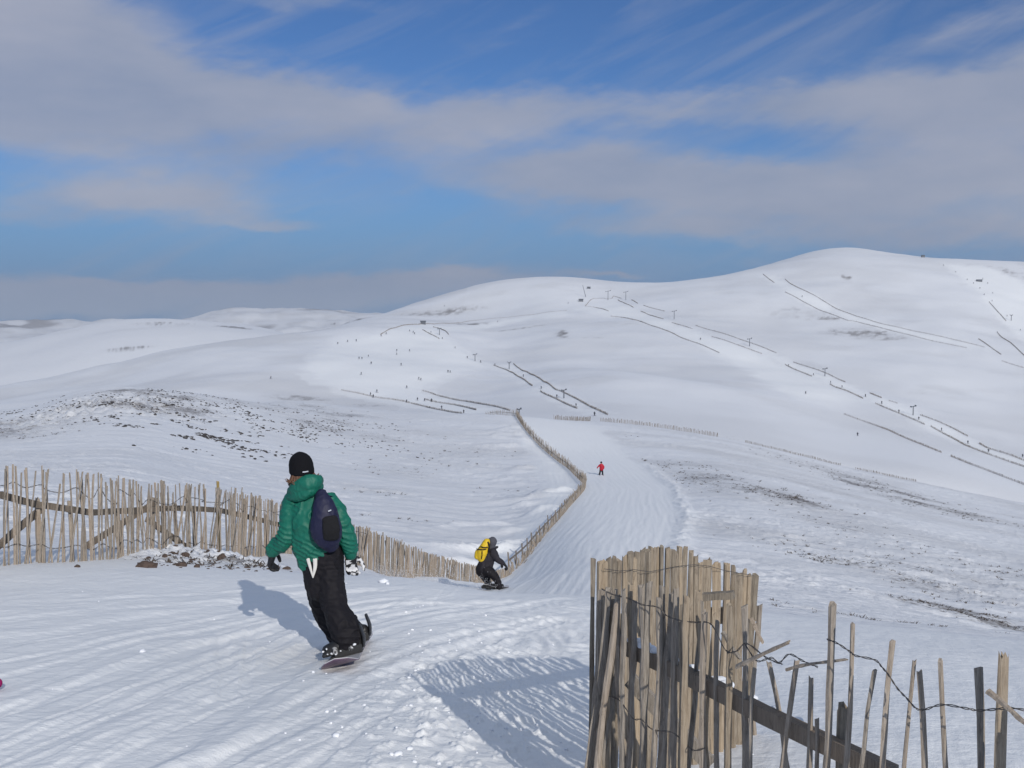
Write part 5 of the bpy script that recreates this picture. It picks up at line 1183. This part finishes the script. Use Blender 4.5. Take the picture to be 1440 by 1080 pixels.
def second_boarder():
    D0 = hit(697, 829, 20).y
    def P(px, py, d=0.0): return at(px, py, D0 + d)
    UP = Vector((0, 0, 1)); RT = Vector((1, 0, 0)); FW = Vector((0, 1, 0)); k = D0 / FPX
    mb = MB(); hc = P(693.5, 763, .05); hp, R = head(mb, hc, Vector((.75, .62, -.2)), UP, 1.0)
    loft(mb, [P(691, 775, .03), P(693, 769, .05)], [.06, .055], RT, 12, 2)
    loft(mb, [P(680, 800, 0), P(684, 787, 0), P(690, 776, .03)], [(.12, .1), (.12, .1), (.13, .1)], RT, 16, 3)
    loft(mb, [P(694, 778, -.05), P(701, 787, -.05), P(709, 794, -.02)], [.05, .04, .032]); loft(mb, [P(690, 778, .15), P(697, 786, .28), P(703, 791, .42)], [.05, .04, .032])
    loft(mb, [P(683, 801, -.08), P(692, 807.5, -.12), P(698, 815, -.14), P(702, 825, -.15)], [.07, .055, .045, .04]); loft(mb, [P(679, 802, .06), P(682, 810, .2), P(685, 817, .26), P(687, 825, .28)], [.07, .055, .045, .04])
    root = fuse(mb, 'person', SKIN, None, .015, 2); o = P(697, 828); root.data.transform(Matrix.Translation(-o)); root.location = o
    tag(root, 'crouching snowboarder in dark clothes wearing a yellow backpack, one arm held out', 'person')
    m = MB()
    loft(m, [P(681, 801, 0), P(684, 790, 0), P(688, 780, .02), P(691.5, 773, .04)], [(.20, .17), (.19, .17), (.20, .17), (.11, .11)], RT, 20, 4)
    loft(m, [P(694, 777, -.1), P(699, 786, -.12), P(704, 790, -.1), P(708, 792.5, -.08)], [.10, .085, .075, .06]); loft(m, [P(691, 777, .15), P(697, 785, .28), P(702, 790, .42)], [.09, .075, .055])
    loft(m, [P(693, 772, .05), P(699, 769, .1)], [.05, .035]); j = fuse(m, 'jacket', CHAR, root, .015, 2, (.018, 7, .7))
    h = MB(); ellip(h, hc + Vector((-.02, 0, .025)), .118, .125, .125); loft(h, [hc + Vector((-.03, 0, -.06)), P(690.5, 773, .03)], [.10, .09]); fuse(h, 'hood', GREYC, root, .014, 2, (.008, 14, 1))
    t = MB()
    loft(t, [P(680, 797, 0), P(679, 803, 0)], [(.18, .16), (.19, .17)], RT, 18, 3)
    loft(t, [P(684, 801, -.08), P(692, 807, -.12), P(698, 814, -.14), P(702, 825, -.15)], [.14, .125, .10, .085]); loft(t, [P(678, 802, .06), P(682, 810, .2), P(685, 817, .26), P(687, 825, .28)], [.145, .12, .095, .085])
    fuse(t, 'trousers', BLACKN, root, .015, 2, (.014, 7, .8))
    glove(root, P(708.6, 792.8, -.08), Vector((.6, .2, -.75)), Vector((-.6, -.3, -.5)), 1.25, GLOVE, .8, .010); glove(root, P(703, 791, .42), Vector((.6, .4, -.7)), Vector((-.6, 0, -.6)), 1.1, GLOVE, .7, .010)
    c = P(697, 829.5, 0); g = gz(c.x, c.y)
    c.z = g + .03; up = (UP + RT * -.3).normalized(); fw = Vector((.36, .88, -.26)).normalized()
    sb, s, upb, fwb = snowboard(c, fw, up, 1.52, .28, 'snow-dusted snowboard carving on its edge under the crouching boarder', BOARDT, BOOT, None)
    for q, tx in ((-.24, 0), (.24, 0)):
        mm = c + fwb * q + upb * .02; bt = boot(root, mm - s * .13, mm + s * .14, upb, .9)
        bd = MB(); plank(bd, mm - s * .12, mm + s * .12, .12, .03, up=upb); bd.build('binding', BOOT, sb)
    pk = P(679, 776, -.15); pr = empty('backpack', pk); tag(pr, 'bulging yellow backpack with black straps on the crouching boarder', 'backpack', 'backpacks worn by the boarders')
    b = MB(); loft(b, [P(684.5, 762, -.02), P(681.5, 769, -.05), P(678.5, 776, -.06), P(677.5, 784, -.04)], [(.09, .11), (.12, .15), (.145, .16), (.12, .14)], RT, 20, 5); loft(b, [P(672, 777, -.05), P(671, 783, -.05)], [.08, .075], RT, 14, 3)
    fuse(b, 'bag', YEL, pr, .014, 1, (.012, 10, .8))
    for a, r in (([P(676, 768.5, -.20), P(680, 770, -.23), P(686, 769.5, -.19)], .014), ([P(678, 775, -.24), P(678, 781, -.25), P(677, 786, -.2)], .012), ([P(686, 762, -.13), P(688, 768, -.17), P(687, 776, -.17)], .022), ([P(670, 772, -.12), P(678, 773, -.25), P(684, 772, -.22)], .014)):
        b = MB(); tube(b, smooth_pts(a, 4), r, 6); b.build('strap', BLACKN, pr, True)
    # snow thrown up by the edge
    rng = random.Random(31); sp = MB()
    for i in range(2600):
        q = rng.random() ** .7; x = c.x + .1 - q * 3.2 + rng.gauss(0, .12); y = c.y - rng.uniform(-.2, .7); zz = gz(x, y) + abs(rng.gauss(0, .10 + .16 * (1 - abs(q - .35)))) 
        r = rng.uniform(.003, .008); sp.add([(x - r, y, zz - r), (x + r, y, zz - r), (x, y + r, zz + r), (x, y - r, zz + r * .2)], [(0, 1, 2), (0, 3, 1), (1, 3, 2), (2, 3, 0)])
    so = sp.build('snow_spray', SNOWLUMP); tag(so, 'fine spray of snow thrown up by the crouching boarder', 'snow spray', None, 'stuff')
second_boarder()

def red_skier():
    b = hit(845.5, 668, 60); D0 = b.y
    def P(px, py, d=0.0): return at(px, py, D0 + d)
    UP = Vector((0, 0, 1)); RT = Vector((1, 0, 0))
    m = MB(); head(m, P(845.5, 650.8), Vector((0, -1, 0)), UP, 1.05); loft(m, [P(845.7, 661), P(845.6, 653)], [(.13, .1), (.15, .11)], RT)
    loft(m, [P(844.4, 660), P(843.2, 668)], [.07, .05]); loft(m, [P(846.7, 660), P(847.6, 668)], [.07, .05])
    root = fuse(m, 'person', SKIN, None, .03, 1); o = P(845.5, 668); o.z = gz(o.x, o.y); root.data.transform(Matrix.Translation(-o)); root.location = o
    tag(root, 'skier in bright red jacket and dark trousers alone on the groomed piste', 'person')
    j = MB(); loft(j, [P(845.8, 660.2), P(845.9, 656), P(845.7, 653)], [(.24, .18), (.25, .18), (.15, .12)], RT); loft(j, [P(844.3, 653.4), P(841.7, 655.6), P(839.8, 658)], [.10, .09, .07]); loft(j, [P(847.3, 653.8), P(848.9, 656.3), P(848.8, 658.8)], [.10, .10, .08])
    fuse(j, 'jacket', RED, root, .03, 1)
    t = MB(); loft(t, [P(844.6, 659.5), P(843.9, 663.5), P(843.1, 667.2)], [.13, .11, .10]); loft(t, [P(846.8, 659.5), P(847.2, 663.5), P(847.6, 667.6)], [.13, .11, .10]); fuse(t, 'trousers', CHAR, root, .03, 1)
    h = MB(); ellip(h, P(845.5, 650.3), .13, .13, .13); h.build('hat', BLACKN, root, True)
    for (a, yy) in ((843.0, 0), (847.8, 0)):
        f = P(a, 668); f.z = gz(f.x, f.y) + .09; bb = MB(); loft(bb, [f + Vector((0, .1, 0)), f + Vector((0, -.16, -.02))], [.07, .06]); bb.build('boot', BOOT, root, True)
        sk = MB(); q = f; P1 = [q + Vector((0, yv, -.07 + zv)) for yv, zv in ((.8, .02), (0, .0), (-.7, 0.0), (-.85, .06))]
        for u, v in zip(P1[:-1], P1[1:]): plank(sk, u, v, .09, .025)
        so = sk.build('ski', BOOT); tag(so, ('left' if a < 845 else 'right') + ' ski of the skier in the red jacket', 'ski', 'skis of the skier in red')
red_skier()

def mitten():
    p = at(-10, 1012, 6.2); z = gz(p.x, p.y); o = Vector((p.x, p.y, z)); mb = MB()
    loft(mb, [o + Vector((-.17, 0, .05)), o + Vector((-.08, 0, .055)), o + Vector((-.02, 0, .055)), o + Vector((.035, 0, .05))], [(.045, .04), (.04, .035), (.052, .04), (.035, .032)], Vector((0, 0, 1)), 14, 4)
    loft(mb, [o + Vector((-.07, .03, .06)), o + Vector((-.04, .065, .07)), o + Vector((-.01, .08, .06))], [.02, .018, .015], Vector((0, 0, 1)), 10, 3)
    g = fuse(mb, 'mitten', PINK, None, .007, 2); g.data.transform(Matrix.Translation(-o)); g.location = o
    cf = MB(); loft(cf, [o + Vector((-.21, 0, .05)), o + Vector((-.165, 0, .05))], [.046, .046], Vector((0, 0, 1)), 14, 2); cf.build('cuff', PINK, g, True)
    tag(g, 'magenta mitten lying on the snow, just poking in at the left edge', 'mitten')
mitten()

# ---------------------------------------------------------------- air
def haze():
    m = bpy.data.materials.new('haze'); m.use_nodes = True; nt = m.node_tree; nt.nodes.clear(); out = nt.nodes.new('ShaderNodeOutputMaterial'); v = nt.nodes.new('ShaderNodeVolumePrincipled')
    v.inputs['Color'].default_value = (.86, .90, 1.0, 1); v.inputs['Density'].default_value = HAZE_D; v.inputs['Anisotropy'].default_value = .3; nt.links.new(v.outputs[0], out.inputs['Volume'])
    me = bpy.data.meshes.new('haze'); x0, x1, y0, y1, z0, z1 = -16000, 17000, -60, 14600, -620, 480
    vs = [(x, y, z) for z in (z0, z1) for y in (y0, y1) for x in (x0, x1)]; me.from_pydata(vs, [], [(0, 2, 3, 1), (4, 5, 7, 6), (0, 1, 5, 4), (2, 6, 7, 3), (0, 4, 6, 2), (1, 3, 7, 5)]); me.update()
    o = link_mesh('haze', me, m); o['kind'] = 'stuff'
HAZE_D = 0.00004
if HAZE_D: haze()
